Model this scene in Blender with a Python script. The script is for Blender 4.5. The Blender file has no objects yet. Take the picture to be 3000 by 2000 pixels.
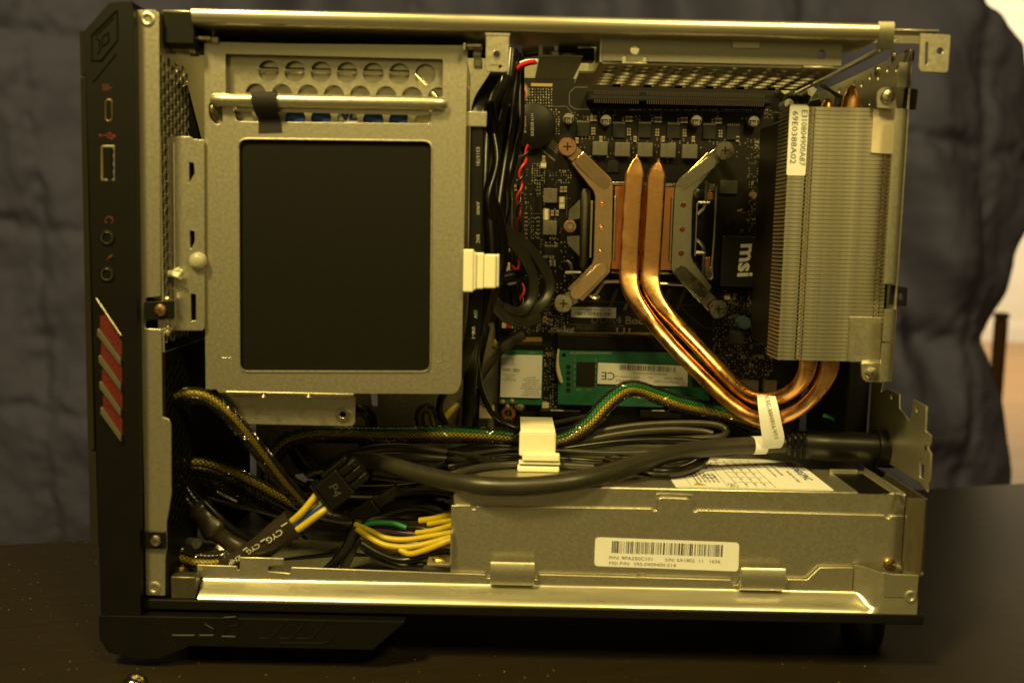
import bpy, bmesh, math, random
from mathutils import Vector, Matrix, noise
random.seed(7)
RAD = math.radians
scene = bpy.context.scene
col = scene.collection

# ------------------------------------------------------------------ camera, world, lamps, exposure
FOC, PITCH, YAW, ROLL, DIST, LIFT = 2800.0, 6.2, 0.2, 1.25, 340.0, 160.0   # focal in photo pixels, mm
CAM_ROT = Matrix.Rotation(RAD(-YAW), 3, 'Z') @ Matrix.Rotation(RAD(90 - PITCH), 3, 'X') @ Matrix.Rotation(RAD(ROLL), 3, 'Z')
CAM_POS = Vector((0, -DIST, LIFT))
cd = bpy.data.cameras.new('camera'); cam = bpy.data.objects.new('camera', cd); col.objects.link(cam)
cam.matrix_world = Matrix.Translation(CAM_POS * .001) @ CAM_ROT.to_4x4()
cd.sensor_width = 36.0; cd.lens = FOC / 3000 * 36; cd.clip_start = .01; cd.clip_end = 60
cd.dof.use_dof = True; cd.dof.focus_distance = .41; cd.dof.aperture_fstop = 8.0
scene.camera = cam
w = bpy.data.worlds.new('World'); scene.world = w; w.use_nodes = True
bg = w.node_tree.nodes['Background']
bg.inputs[0].default_value = (1.0, .80, .35, 1); bg.inputs[1].default_value = .014

def lamp(name, loc, target, power, size, color, shape='DISK'):
    l = bpy.data.lights.new(name, 'AREA'); l.energy = power; l.size = size; l.shape = shape; l.color = color
    o = bpy.data.objects.new(name, l); col.objects.link(o); o.location = loc
    o.rotation_euler = (Vector(target) - Vector(loc)).to_track_quat('-Z', 'Y').to_euler()
    return o
WARM = (1.0, .77, .24)
lamp('ceiling_lamp', (-.42, -.58, .98), (0, .05, .12), 16.0, .19, WARM)
lamp('ceiling_lamp', (.30, -.66, .80), (0, .05, .12), 5.2, .19, WARM)
rl = lamp('reflection_fill', (.1, -1.75, .50), (0, .05, .12), 1.6, 1.7, WARM, 'RECTANGLE'); rl.data.size_y = 1.0  # added soft source behind the camera, gives bare metal something to reflect
lamp('hall_lamp', (2.6, 3.2, 1.9), (2.3, 4.6, .3), 105.0, .5, (1, .84, .56))
scene.view_settings.view_transform = 'Standard'; scene.view_settings.look = 'None'
scene.view_settings.exposure = 0.2; scene.view_settings.gamma = 1.0
scene.render.engine = 'CYCLES'

# ------------------------------------------------------------------ helpers: photo pixel at a real depth -> point (mm)
def ray(u, v): return CAM_ROT @ Vector(((u - 1500) / FOC, -(v - 1000) / FOC, -1))
def W(u, v, Y):
    d = ray(u, v); t = (Y - CAM_POS.y) / d.y
    return CAM_POS + d * t
def H(u, v, z):
    d = ray(u, v); return CAM_POS + d * ((z - CAM_POS.z) / d.z)
def XZ(u, v, Y):
    p = W(u, v, Y); return (p.x, p.z)
def pxs(pts, Y): return [XZ(u, v, Y) for u, v in pts]

WL = {}
def wl(p): return WL.get(p.name, Vector((0, 0, 0))) if p else Vector((0, 0, 0))
def tag(o, label=None, cat=None, group=None, kind=None):
    if label: o['label'] = label
    if cat: o['category'] = cat
    if group: o['group'] = group
    if kind: o['kind'] = kind
    return o
def thing(name, label, cat, loc, group=None):
    o = bpy.data.objects.new(name, None); col.objects.link(o); o.empty_display_size = .01
    o.location = Vector(loc) * .001; WL[o.name] = Vector(loc)
    return tag(o, label, cat, group)
def link(name, me, parent, base=None, mats=None):
    o = bpy.data.objects.new(name, me); col.objects.link(o)
    if parent: o.parent = parent
    WL[o.name] = wl(parent) if base is None else Vector(base)
    if base is not None: o.location = (Vector(base) - wl(parent)) * .001
    if mats is not None:
        for m in mats: me.materials.append(m)
    return o

class MB:
    def __init__(s): s.v = []; s.f = []; s.m = []; s.cm = 0
    def add(s, vs, fs):
        b = len(s.v); s.v += [Vector(a) for a in vs]
        for f in fs: s.f.append([b + i for i in f]); s.m.append(s.cm)
        return s
    def mat(s, i): s.cm = i; return s
    def box(s, x0, x1, y0, y1, z0, z1, M=None):
        vs = [Vector((x, y, z)) for x in (x0, x1) for y in (y0, y1) for z in (z0, z1)]
        if M: vs = [M @ a for a in vs]
        return s.add(vs, [(0, 1, 3, 2), (4, 6, 7, 5), (0, 4, 5, 1), (2, 3, 7, 6), (0, 2, 6, 4), (1, 5, 7, 3)])
    def prism(s, pts, y0, y1):          # pts (x,z) ccw seen from the camera; y0 near
        n = len(pts)
        if sum(pts[i][0] * pts[(i + 1) % n][1] - pts[(i + 1) % n][0] * pts[i][1] for i in range(n)) < 0: pts = pts[::-1]
        vs = [(x, y0, z) for x, z in pts] + [(x, y1, z) for x, z in pts]
        fs = [tuple(range(n)), tuple(range(2 * n - 1, n - 1, -1))]
        fs += [(i, i + n, (i + 1) % n + n, (i + 1) % n) for i in range(n)]
        return s.add(vs, fs)
    def rings(s, rings, cap=True, close=True):
        n = len(rings[0]); vs = [p for r in rings for p in r]; fs = []
        for k in range(len(rings) - 1):
            for i in range(n if close else n - 1):
                j = (i + 1) % n
                fs.append((k * n + i, k * n + j, (k + 1) * n + j, (k + 1) * n + i))
        if cap: fs += [tuple(range(n - 1, -1, -1)), tuple(range((len(rings) - 1) * n, len(rings) * n))]
        return s.add(vs, fs)
    def tube(s, path, r, n=10, cap=True, flat=1.0, upv=None):
        P = [Vector(p) for p in path]; rr = r if isinstance(r, (list, tuple)) else [r] * len(P)
        rs = []
        for (T, N, B), p, q in zip(frames(P, upv), P, rr):
            rs.append([p + (N * math.cos(a) * q * flat + B * math.sin(a) * q) for a in [2 * math.pi * i / n for i in range(n)]])
        return s.rings(rs, cap)
    def lathe(s, o, ax, prof, n=20):    # prof (radius, height along ax)
        ax = Vector(ax).normalized(); N = ax.orthogonal().normalized(); B = ax.cross(N); o = Vector(o)
        rs = [[o + ax * h + (N * math.cos(a) + B * math.sin(a)) * r for a in [2 * math.pi * i / n for i in range(n)]] for r, h in prof]
        return s.rings(rs, True)
    def sheet(s, prof, x0, x1, th):     # polyline (y,z) with thickness, extruded along x
        n = len(prof); nor = []
        for i in range(n):
            a = Vector(prof[max(i - 1, 0)]); b = Vector(prof[min(i + 1, n - 1)]); d = (b - a).normalized(); nor.append(Vector((-d.y, d.x)))
        loop = [Vector(p) for p in prof] + [Vector(prof[i]) + nor[i] * th for i in range(n - 1, -1, -1)]
        m = len(loop)
        return s.rings([[Vector((x, p.x, p.y)) for p in loop] for x in (x0, x1)], True)
    def mesh(s, name, base, mats, smooth=40, bevel=0):
        me = bpy.data.meshes.new(name); b = Vector(base)
        me.from_pydata([(p - b) * .001 for p in s.v], [], s.f)
        for m in mats: me.materials.append(m)
        if len(mats) > 1: me.polygons.foreach_set('material_index', s.m)
        bm = bmesh.new(); bm.from_mesh(me); bmesh.ops.recalc_face_normals(bm, faces=bm.faces); bm.to_mesh(me); bm.free()
        if smooth: me.shade_smooth(); me.set_sharp_from_angle(angle=RAD(smooth))
        return me
    def build(s, name, m, parent=None, smooth=40, bevel=0, base=None):
        mats = m if isinstance(m, (list, tuple)) else [m]
        o = link(name, s.mesh(name, wl(parent) if base is None else base, mats, smooth), parent, base)
        if bevel:
            b = o.modifiers.new('bevel', 'BEVEL'); b.width = bevel * .001; b.segments = 2; b.limit_method = 'ANGLE'; b.angle_limit = RAD(40)
            b.harden_normals = False
        return o
def frames(P, upv=None):
    out = []; N = None
    for i, p in enumerate(P):
        T = (P[min(i + 1, len(P) - 1)] - P[max(i - 1, 0)]).normalized()
        if upv is not None:
            N = Vector(upv); N = (N - T * N.dot(T)).normalized()
        elif N is None: N = T.orthogonal().normalized()
        else: N = (N - T * N.dot(T)).normalized()
        out.append((T, N.copy(), T.cross(N)))
    return out
def cat(pts, k=8):
    P = [Vector(p) for p in pts]; P = [P[0] * 2 - P[1]] + P + [P[-1] * 2 - P[-2]]; out = []
    for i in range(1, len(P) - 2):
        a, b, c, d = P[i - 1:i + 3]
        for j in range(k):
            t = j / k
            out.append(.5 * ((2 * b) + (c - a) * t + (2 * a - 5 * b + 4 * c - d) * t * t + (3 * b - a - 3 * c + d) * t ** 3))
    return out + [P[-2]]
def resample(P, step):
    out = [P[0]]; acc = 0
    for a, b in zip(P, P[1:]):
        L = (b - a).length
        while acc + L >= step:
            a = a + (b - a) * ((step - acc) / L); L = (b - a).length; acc = 0; out.append(a)
        acc += L
    return out
def rr(pts, r, n=5):
    out = []; N = len(pts); rs = r if isinstance(r, (list, tuple)) else [r] * N
    for i in range(N):
        p = Vector(pts[i]); a = Vector(pts[i - 1]); b = Vector(pts[(i + 1) % N])
        q = min(rs[i], (a - p).length * .49, (b - p).length * .49)
        if q <= 0: out.append(tuple(p)); continue
        s = p + (a - p).normalized() * q; e = p + (b - p).normalized() * q
        for k in range(n + 1):
            t = k / n; out.append(tuple((1 - t) ** 2 * s + 2 * t * (1 - t) * p + t * t * e))
    return out
def circ(c, r, n=18, sx=1): return [(c[0] + r * sx * math.cos(2 * math.pi * i / n), c[1] + r * math.sin(2 * math.pi * i / n)) for i in range(n)]
def rect(x0, x1, z0, z1): return [(x0, z0), (x1, z0), (x1, z1), (x0, z1)]

def curve_mesh(cu, M, base, mats, smooth=None):
    ob = bpy.data.objects.new('tmp', cu)
    me = bpy.data.meshes.new_from_object(ob); bpy.data.objects.remove(ob); bpy.data.curves.remove(cu)
    b = Vector(base)
    for v in me.vertices: v.co = ((M @ v.co) - b) * .001
    me.materials.clear()
    for m in mats: me.materials.append(m)
    if M.to_3x3().determinant() < 0: me.flip_normals()
    me.shade_smooth(); me.set_sharp_from_angle(angle=RAD(50))
    return me
def frame_m(o, ax, ay):
    ax = Vector(ax).normalized(); ay = Vector(ay).normalized(); n = ax.cross(ay)
    M = Matrix((ax, ay, n)).transposed().to_4x4(); M.translation = Vector(o); return M
def plate_me(name, outline, holes, th, bev, M, base, mats):
    cu = bpy.data.curves.new(name, 'CURVE'); cu.dimensions = '2D'; cu.fill_mode = 'BOTH'
    cu.extrude = max(th / 2 - bev, .001); cu.bevel_depth = bev; cu.bevel_resolution = 1; cu.offset = -bev
    for lp in [outline] + list(holes):
        s = cu.splines.new('POLY'); s.points.add(len(lp) - 1); s.use_cyclic_u = True
        for p, c in zip(s.points, lp): p.co = (c[0], c[1], 0, 1)
    return curve_mesh(cu, M, base, mats)
def plate(name, outline, holes, Y, th, m, parent, bev=.12):       # sheet facing the camera, front face at depth Y
    M = frame_m((0, Y + th / 2, 0), (1, 0, 0), (0, 0, 1))
    return link(name, plate_me(name, outline, holes, th, bev, M, wl(parent), [m]), parent)
def plateF(name, outline, holes, o, ax, ay, th, m, parent, bev=.1):
    M = frame_m(o, ax, ay)
    return link(name, plate_me(name, outline, holes, th, bev, M, wl(parent), [m]), parent)
def text(name, s, o, size, m, parent, ax=(1, 0, 0), ay=(0, 0, 1), align='CENTER', ex=.03, sx=1.0, shear=0, sp=1.0, bold=0):
    cu = bpy.data.curves.new(name, 'FONT'); cu.body = s; cu.size = size; cu.align_x = align; cu.align_y = 'CENTER'
    cu.extrude = ex; cu.shear = shear; cu.space_character = sp; cu.offset = bold
    cu.resolution_u = 2
    M = frame_m(o, ax, ay) @ Matrix.Diagonal((sx, 1, 1, 1))
    return link(name, curve_mesh(cu, M, wl(parent), [m]), parent)
def rot2(deg):      # text direction in the picture plane, ccw
    a = RAD(deg); return (math.cos(a), 0, math.sin(a)), (-math.sin(a), 0, math.cos(a))
def barcode(name, o, L, h, m, parent, ax, ay, n=46, th=.05):
    mb = MB(); M = frame_m(o, ax, ay); x = -L / 2; rnd = random.Random(int(L * 100)); u = L / (n * 3.2)
    while x < L / 2 - u * 2:
        wd = u * rnd.choice((1, 1, 1, 2, 2, 3)); mb.box(x, x + wd, -h / 2, h / 2, 0, th, M); x += wd + u * rnd.choice((1, 1, 2, 2, 3))
    return mb.build(name, m, parent)
def perforated(name, cells, fills, o, ax, ay, th, m, parent, n=20):
    """sheet made of rectangular cells (cx, cy, half w, half h, hole radius) and plain filler rectangles"""
    M = frame_m(o, ax, ay); mb = MB()
    for cx, cy, hw, hh, r in cells:
        c0 = math.atan2(hh, hw); an = sorted([2 * math.pi * k / n for k in range(n)] + [c0, math.pi - c0, math.pi + c0, 2 * math.pi - c0])
        vs = []
        for a in an:
            c, s = math.cos(a), math.sin(a); q = min(hw / abs(c) if abs(c) > 1e-9 else 1e9, hh / abs(s) if abs(s) > 1e-9 else 1e9)
            for z in (th / 2, -th / 2): vs += [M @ Vector((cx + r * c, cy + r * s, z)), M @ Vector((cx + q * c, cy + q * s, z))]
        k = len(an); fs = []
        for i in range(k):
            a, b = 4 * i, 4 * ((i + 1) % k)
            fs += [(a, a + 1, b + 1, b), (a + 2, b + 2, b + 3, a + 3), (a, b, b + 2, a + 2)]
        mb.add(vs, fs)
    for x0, x1, y0, y1 in fills: mb.box(x0, x1, y0, y1, -th / 2, th / 2, M)
    return mb.build(name, m, parent, smooth=30)
def inst(name, me, loc, parent, rot=None, scale=None):
    o = bpy.data.objects.new(name, me); col.objects.link(o); o.parent = parent
    o.location = (Vector(loc) - wl(parent)) * .001; WL[o.name] = Vector(loc)
    if rot: o.rotation_euler = rot
    if scale: o.scale = scale
    return o

# ------------------------------------------------------------------ materials
def mat(name, c, rough=.5, metal=0., bump=None, var=None, rvar=0., coat=0., trans=0., sss=0., spec=None, stretch=None, ior=None):
    m = bpy.data.materials.new(name); m.use_nodes = True; nt = m.node_tree; N = nt.nodes; L = nt.links
    b = N['Principled BSDF']; b.inputs['Base Color'].default_value = (*c, 1); b.inputs['Roughness'].default_value = rough
    b.inputs['Metallic'].default_value = metal; b.inputs['Coat Weight'].default_value = coat; b.inputs['Transmission Weight'].default_value = trans
    if ior: b.inputs['IOR'].default_value = ior
    if spec is not None: b.inputs['Specular IOR Level'].default_value = spec
    if sss: b.inputs['Subsurface Weight'].default_value = sss; b.inputs['Subsurface Radius'].default_value = (.002, .0016, .001); b.inputs['Subsurface Scale'].default_value = 1
    if not (bump or var): return m
    tc = N.new('ShaderNodeTexCoord'); mp = N.new('ShaderNodeMapping'); L.new(tc.outputs['Object'], mp.inputs[0])
    if stretch: mp.inputs['Scale'].default_value = stretch
    if var:
        t = N.new('ShaderNodeTexNoise'); t.inputs['Scale'].default_value = var[0]; t.inputs['Detail'].default_value = 5; t.inputs['Roughness'].default_value = .7
        L.new(mp.outputs[0], t.inputs['Vector'])
        r = N.new('ShaderNodeMapRange'); r.inputs[1].default_value = .3; r.inputs[2].default_value = .7; L.new(t.outputs['Fac'], r.inputs[0])
        mx = N.new('ShaderNodeMix'); mx.data_type = 'RGBA'; L.new(r.outputs[0], mx.inputs[0])
        k = var[1]; mx.inputs[6].default_value = (*[a * (1 - k) for a in c], 1); mx.inputs[7].default_value = (*[min(1, a * (1 + k)) for a in c], 1)
        if len(var) > 2: mx.inputs[6].default_value = (*var[2], 1)
        L.new(mx.outputs[2], b.inputs['Base Color'])
        if rvar:
            r2 = N.new('ShaderNodeMapRange'); r2.inputs[1].default_value = .3; r2.inputs[2].default_value = .7
            r2.inputs[3].default_value = rough - rvar; r2.inputs[4].default_value = rough + rvar; L.new(t.outputs['Fac'], r2.inputs[0]); L.new(r2.outputs[0], b.inputs['Roughness'])
    if bump:
        t = N.new('ShaderNodeTexNoise'); t.inputs['Scale'].default_value = bump[0]; t.inputs['Detail'].default_value = 3; L.new(mp.outputs[0], t.inputs['Vector'])
        bp = N.new('ShaderNodeBump'); bp.inputs['Strength'].default_value = bump[1]; bp.inputs['Distance'].default_value = bump[2] if len(bump) > 2 else .0002
        L.new(t.outputs['Fac'], bp.inputs['Height']); L.new(bp.outputs[0], b.inputs['Normal'])
    return m
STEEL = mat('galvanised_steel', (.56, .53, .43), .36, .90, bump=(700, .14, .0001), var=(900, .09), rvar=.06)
RAILM = mat('rolled_steel', (.58, .55, .44), .30, .85, bump=(300, .05, .0001), var=(420, .06), rvar=.04, stretch=(.06, 1, 1))
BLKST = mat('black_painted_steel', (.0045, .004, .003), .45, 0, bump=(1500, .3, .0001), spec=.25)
BEZEL = mat('bezel_plastic', (.003, .0025, .0018), .45, 0, bump=(2200, .25, .0001), var=(120, .25), spec=.28)
BEZLT = mat('lit_fascia_plastic', (.022, .019, .012), .42, 0, bump=(2200, .25, .0001))  # bezel plastic lightened, light caught by the chamfer put into its colour
PLAST = mat('black_plastic', (.004, .0035, .003), .36, 0, bump=(1200, .2, .0001), spec=.35)
SLOTM = mat('slot_plastic', (.003, .0026, .002), .5, spec=.2)
PADM = mat('insulating_sheet', (.0042, .0032, .0018), .55, 0, bump=(700, .2, .0001), var=(500, .2), spec=.2)
TAPE = mat('cloth_tape', (.010, .009, .010), .75, 0, bump=(1500, .5, .0002))
COPPER = mat('copper', (.95, .47, .19), .30, 1, bump=(420, .3, .0002), var=(120, .2), rvar=.11)
COPLATE = mat('copper_plate', (.80, .36, .15), .34, 1, bump=(300, .12, .0001), var=(90, .14), rvar=.06, stretch=(6, 1, 1))
NICKEL = mat('nickel_plate', (.47, .44, .35), .24, .95, bump=(500, .15, .0001), var=(220, .16), rvar=.1)
SCREW = mat('screw_metal', (.62, .56, .45), .30, 1, var=(600, .2), rvar=.1)
COPSCREW = mat('copper_tinted_screw', (.78, .43, .26), .32, 1, var=(600, .15), rvar=.08)
ALU = mat('fin_aluminium', (.47, .445, .36), .40, .9, bump=(1100, .2, .0001), var=(300, .13), rvar=.08)
FOIL = mat('bright_pad', (.74, .66, .52), .42, .5, bump=(700, .2, .0001), var=(150, .12))
BRKM = mat('shaded_bracket_steel', (.16, .15, .11), .36, .85, bump=(700, .14, .0001), var=(300, .15))  # steel with the shade on the hinge bracket put into its base colour
RECESS = mat('recess_metal', (.10, .085, .06), .4, .9)
PCB = mat('black_circuit_board', (.0065, .0048, .003), .42, 0, bump=(260, .15, .0001), var=(240, .5), spec=.3)
GPCB = mat('green_circuit_board', (.014, .125, .060), .36, 0, var=(220, .25))
SILK = mat('silkscreen_print', (.30, .27, .20), .6)
SILKD = mat('faint_silkscreen', (.085, .075, .055), .6)
GREY = mat('grey_print', (.42, .40, .35), .5)
LABEL = mat('label_paper', (.76, .76, .80), .5, 0, var=(300, .03))
INK = mat('black_ink', (.012, .012, .012), .6)
WINK = mat('white_ink', (.62, .60, .54), .6)
RINK = mat('red_ink', (.10, .009, .005), .6)
BINK = mat('blue_ink', (.012, .03, .22), .5)
BLUEL = mat('blue_label', (.006, .045, .25), .45, var=(200, .2))
NYLON = mat('nylon', (.80, .77, .62), .42, 0, sss=.25, var=(120, .05))
CLEAR = mat('clear_plastic', (.9, .9, .88), .12, 0, trans=.92, ior=1.45)
YELD = mat('sheathed_yellow', (.36, .27, .008), .4, 0, var=(250, .1))
YEL = mat('yellow_insulation', (.46, .34, .010), .38, 0, var=(250, .1))
BLU = mat('blue_insulation', (.010, .045, .20), .38)
GRN = mat('green_insulation', (.010, .19, .055), .38)
RED = mat('red_insulation', (.50, .018, .014), .38)
PUR = mat('purple_insulation', (.055, .022, .085), .42)
ORN = mat('orange_insulation', (.55, .15, .01), .4)
PVC = mat('black_insulation', (.0045, .004, .0035), .30, 0, bump=(320, .2, .0003), var=(160, .35), spec=.45)
PVC2 = mat('grey_black_insulation', (.034, .031, .024), .42, 0, bump=(420, .3, .0003), var=(140, .3))
CORD = mat('cord_rubber', (.024, .022, .016), .38, 0, bump=(700, .25, .0002), var=(90, .25))
SHRINK = mat('heat_shrink', (.022, .016, .012), .36, 0, bump=(220, .35, .0006), var=(120, .3))
BRAID = mat('braid_filament', (.020, .017, .018), .16, 0, coat=.8)
CHIP = mat('chip_resin', (.009, .008, .006), .45, 0, var=(400, .3), spec=.35)
FERR = mat('ferrite', (.085, .078, .062), .6, 0, var=(300, .2), bump=(600, .3, .0001))
TIN = mat('tinned_metal', (.62, .58, .48), .32, .9)
GOLD = mat('gold_pad', (.75, .52, .18), .35, .9)
RESB = mat('component_brown', (.16, .095, .045), .5)
CAPM = mat('capacitor_can', (.42, .41, .37), .34, .85, var=(300, .15))
CAPBL = mat('blue_capacitor_top', (.10, .20, .24), .45, .3, var=(300, .3))
BRASS = mat('brass', (.62, .42, .17), .32, 1, var=(300, .15))
CREAM = mat('cream_plastic', (.60, .52, .36), .5)
WALLM = mat('painted_wall', (.74, .70, .60), .8, 0, var=(8, .04))
POSTM = mat('dark_wood', (.09, .035, .012), .45, 0, var=(30, .3), stretch=(6, 6, .6))
# ------------------------------------------------------------------ setting: floor, wall, table, hanging sheet
FLOORZ = -400.0
fm = bpy.data.materials.new('floor_boards'); fm.use_nodes = True
nt = fm.node_tree; b = nt.nodes['Principled BSDF']; b.inputs['Roughness'].default_value = .3
tc = nt.nodes.new('ShaderNodeTexCoord'); br = nt.nodes.new('ShaderNodeTexBrick'); nt.links.new(tc.outputs['Object'], br.inputs[0])
br.inputs['Color1'].default_value = (.40, .20, .055, 1); br.inputs['Color2'].default_value = (.30, .14, .035, 1); br.inputs['Mortar'].default_value = (.06, .03, .01, 1)
br.inputs['Scale'].default_value = 1; br.inputs['Mortar Size'].default_value = .003; br.inputs['Brick Width'].default_value = 1.2; br.inputs['Row Height'].default_value = .09
nt.links.new(br.outputs[0], b.inputs['Base Color'])
tag(MB().box(-6000, 9000, -2500, 5400, FLOORZ - 20, FLOORZ).build('floor', fm, smooth=0), kind='structure')
tag(MB().box(-6000, 9000, 5400, 5500, FLOORZ, 2600).build('wall', WALLM, smooth=0), kind='structure')
sk = MB().box(-6000, 9000, 5380, 5400, FLOORZ, FLOORZ + 95).build('skirting_board', WALLM, smooth=0); tag(sk, kind='structure')

# table: far edge runs at an angle behind the computer
e0 = H(0, 1592, 0); e1 = H(2990, 1412, 0)
ed = (e1 - e0).normalized(); en = Vector((ed.y, -ed.x, 0))            # towards the viewer
tm = bpy.data.materials.new('dark_veneer'); tm.use_nodes = True; nt = tm.node_tree; N = nt.nodes; L = nt.links
b = N['Principled BSDF']; b.inputs['Roughness'].default_value = .42; b.inputs['Specular IOR Level'].default_value = .4
tc = N.new('ShaderNodeTexCoord'); mp = N.new('ShaderNodeMapping'); L.new(tc.outputs['Object'], mp.inputs[0]); mp.inputs['Scale'].default_value = (2, 26, 20)
t1 = N.new('ShaderNodeTexNoise'); t1.inputs['Scale'].default_value = 12; t1.inputs['Detail'].default_value = 6; L.new(mp.outputs[0], t1.inputs['Vector'])
cr = N.new('ShaderNodeValToRGB'); cr.color_ramp.elements[0].position = .3; cr.color_ramp.elements[0].color = (.014, .010, .005, 1)
cr.color_ramp.elements[1].position = .75; cr.color_ramp.elements[1].color = (.019, .0135, .006, 1); L.new(t1.outputs['Fac'], cr.inputs[0])
vo = N.new('ShaderNodeTexVoronoi'); vo.inputs['Scale'].default_value = 330; L.new(tc.outputs['Object'], vo.inputs['Vector'])
t2 = N.new('ShaderNodeTexNoise'); t2.inputs['Scale'].default_value = 9; t2.inputs['Detail'].default_value = 3; L.new(tc.outputs['Object'], t2.inputs['Vector'])
ms = N.new('ShaderNodeMath'); ms.operation = 'MULTIPLY'; ms.inputs[1].default_value = .24; L.new(t2.outputs['Fac'], ms.inputs[0])
lt = N.new('ShaderNodeMath'); lt.operation = 'LESS_THAN'; L.new(vo.outputs['Distance'], lt.inputs[0]); L.new(ms.outputs[0], lt.inputs[1])
vc = N.new('ShaderNodeSeparateColor'); L.new(vo.outputs['Color'], vc.inputs[0])
gt = N.new('ShaderNodeMath'); gt.operation = 'GREATER_THAN'; gt.inputs[1].default_value = .70; L.new(vc.outputs[0], gt.inputs[0])
mu = N.new('ShaderNodeMath'); mu.operation = 'MULTIPLY'; L.new(lt.outputs[0], mu.inputs[0]); L.new(gt.outputs[0], mu.inputs[1])
dst = N.new('ShaderNodeMath'); dst.operation = 'MULTIPLY'; L.new(mu.outputs[0], dst.inputs[0]); L.new(vc.outputs[1], dst.inputs[1])
mx = N.new('ShaderNodeMix'); mx.data_type = 'RGBA'; L.new(dst.outputs[0], mx.inputs[0]); L.new(cr.outputs[0], mx.inputs[6]); mx.inputs[7].default_value = (.22, .18, .11, 1)
L.new(mx.outputs[2], b.inputs['Base Color'])
bp = N.new('ShaderNodeBump'); bp.inputs['Strength'].default_value = .12; bp.inputs['Distance'].default_value = .0003; L.new(t1.outputs['Fac'], bp.inputs['Height']); L.new(bp.outputs[0], b.inputs['Normal'])
mid = (e0 + e1) / 2
ang = math.atan2(ed.y, ed.x)
tb = thing('table', 'dark brown dusty wood table under the open computer', 'table', (mid.x, mid.y, FLOORZ))
tb.rotation_euler = (0, 0, ang)
def tbox(name, x0, x1, y0, y1, z0, z1, bev):
    o = MB().box(x0, x1, y0, y1, z0 - FLOORZ, z1 - FLOORZ).build(name, tm, None, smooth=0, base=(0, 0, 0)); o.parent = tb
    bb = o.modifiers.new('bevel', 'BEVEL'); bb.width = bev; bb.segments = 3; return o
tbox('table_top', -560, 560, -620, 0, -32, 0, .003)
for x in (-530, 490):
    for y in (-590, -70): tbox('leg', x, x + 40, y, y + 40, FLOORZ, -32.5, .002)

# hanging sheet with folds
cm = bpy.data.materials.new('blue_grey_cotton'); cm.use_nodes = True; nt = cm.node_tree; N = nt.nodes; L = nt.links; b = N['Principled BSDF']
b.inputs['Roughness'].default_value = .8; b.inputs['Specular IOR Level'].default_value = .2
tc = N.new('ShaderNodeTexCoord'); t1 = N.new('ShaderNodeTexNoise'); t1.inputs['Scale'].default_value = 30; t1.inputs['Detail'].default_value = 6; L.new(tc.outputs['Object'], t1.inputs['Vector'])
cr = N.new('ShaderNodeValToRGB'); cr.color_ramp.elements[0].color = (.052, .054, .122, 1); cr.color_ramp.elements[1].color = (.064, .066, .144, 1); L.new(t1.outputs['Fac'], cr.inputs[0])
L.new(cr.outputs[0], b.inputs['Base Color'])
t3 = N.new('ShaderNodeTexNoise'); t3.inputs['Scale'].default_value = 900; L.new(tc.outputs['Object'], t3.inputs['Vector'])
bp = N.new('ShaderNodeBump'); bp.inputs['Strength'].default_value = .2; bp.inputs['Distance'].default_value = .0006; L.new(t3.outputs['Fac'], bp.inputs['Height']); L.new(bp.outputs[0], b.inputs['Normal'])
SY = 640.0
edge = [(-900, 2700), (-200, 2820), (0, 2890), (60, 2945), (130, 2995), (300, 3035), (600, 3040), (770, 3005), (850, 2965), (960, 2900), (1010, 2876), (1080, 2890), (1150, 2918), (1280, 2958), (1420, 2962), (1700, 2950), (2600, 2900)]
ez = [(W(u, v, SY).z, W(u, v, SY).x + 6) for v, u in edge]
def edge_x(z):
    if z >= ez[0][0]: return ez[0][1]
    for (za, xa), (zb, xb) in zip(ez, ez[1:]):
        if zb <= z <= za:
            t = (za - z) / (za - zb); t = t * t * (3 - 2 * t) * .5 + t * .5; return xa + (xb - xa) * t
    return ez[-1][1]
NX, NZ = 420, 280
sv, sf = [], []
Ztop, Zbot, Xl = 560.0, FLOORZ + 6, -700.0
def ridge(t): return 1 - abs(2 * (t - math.floor(t)) - 1)
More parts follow.
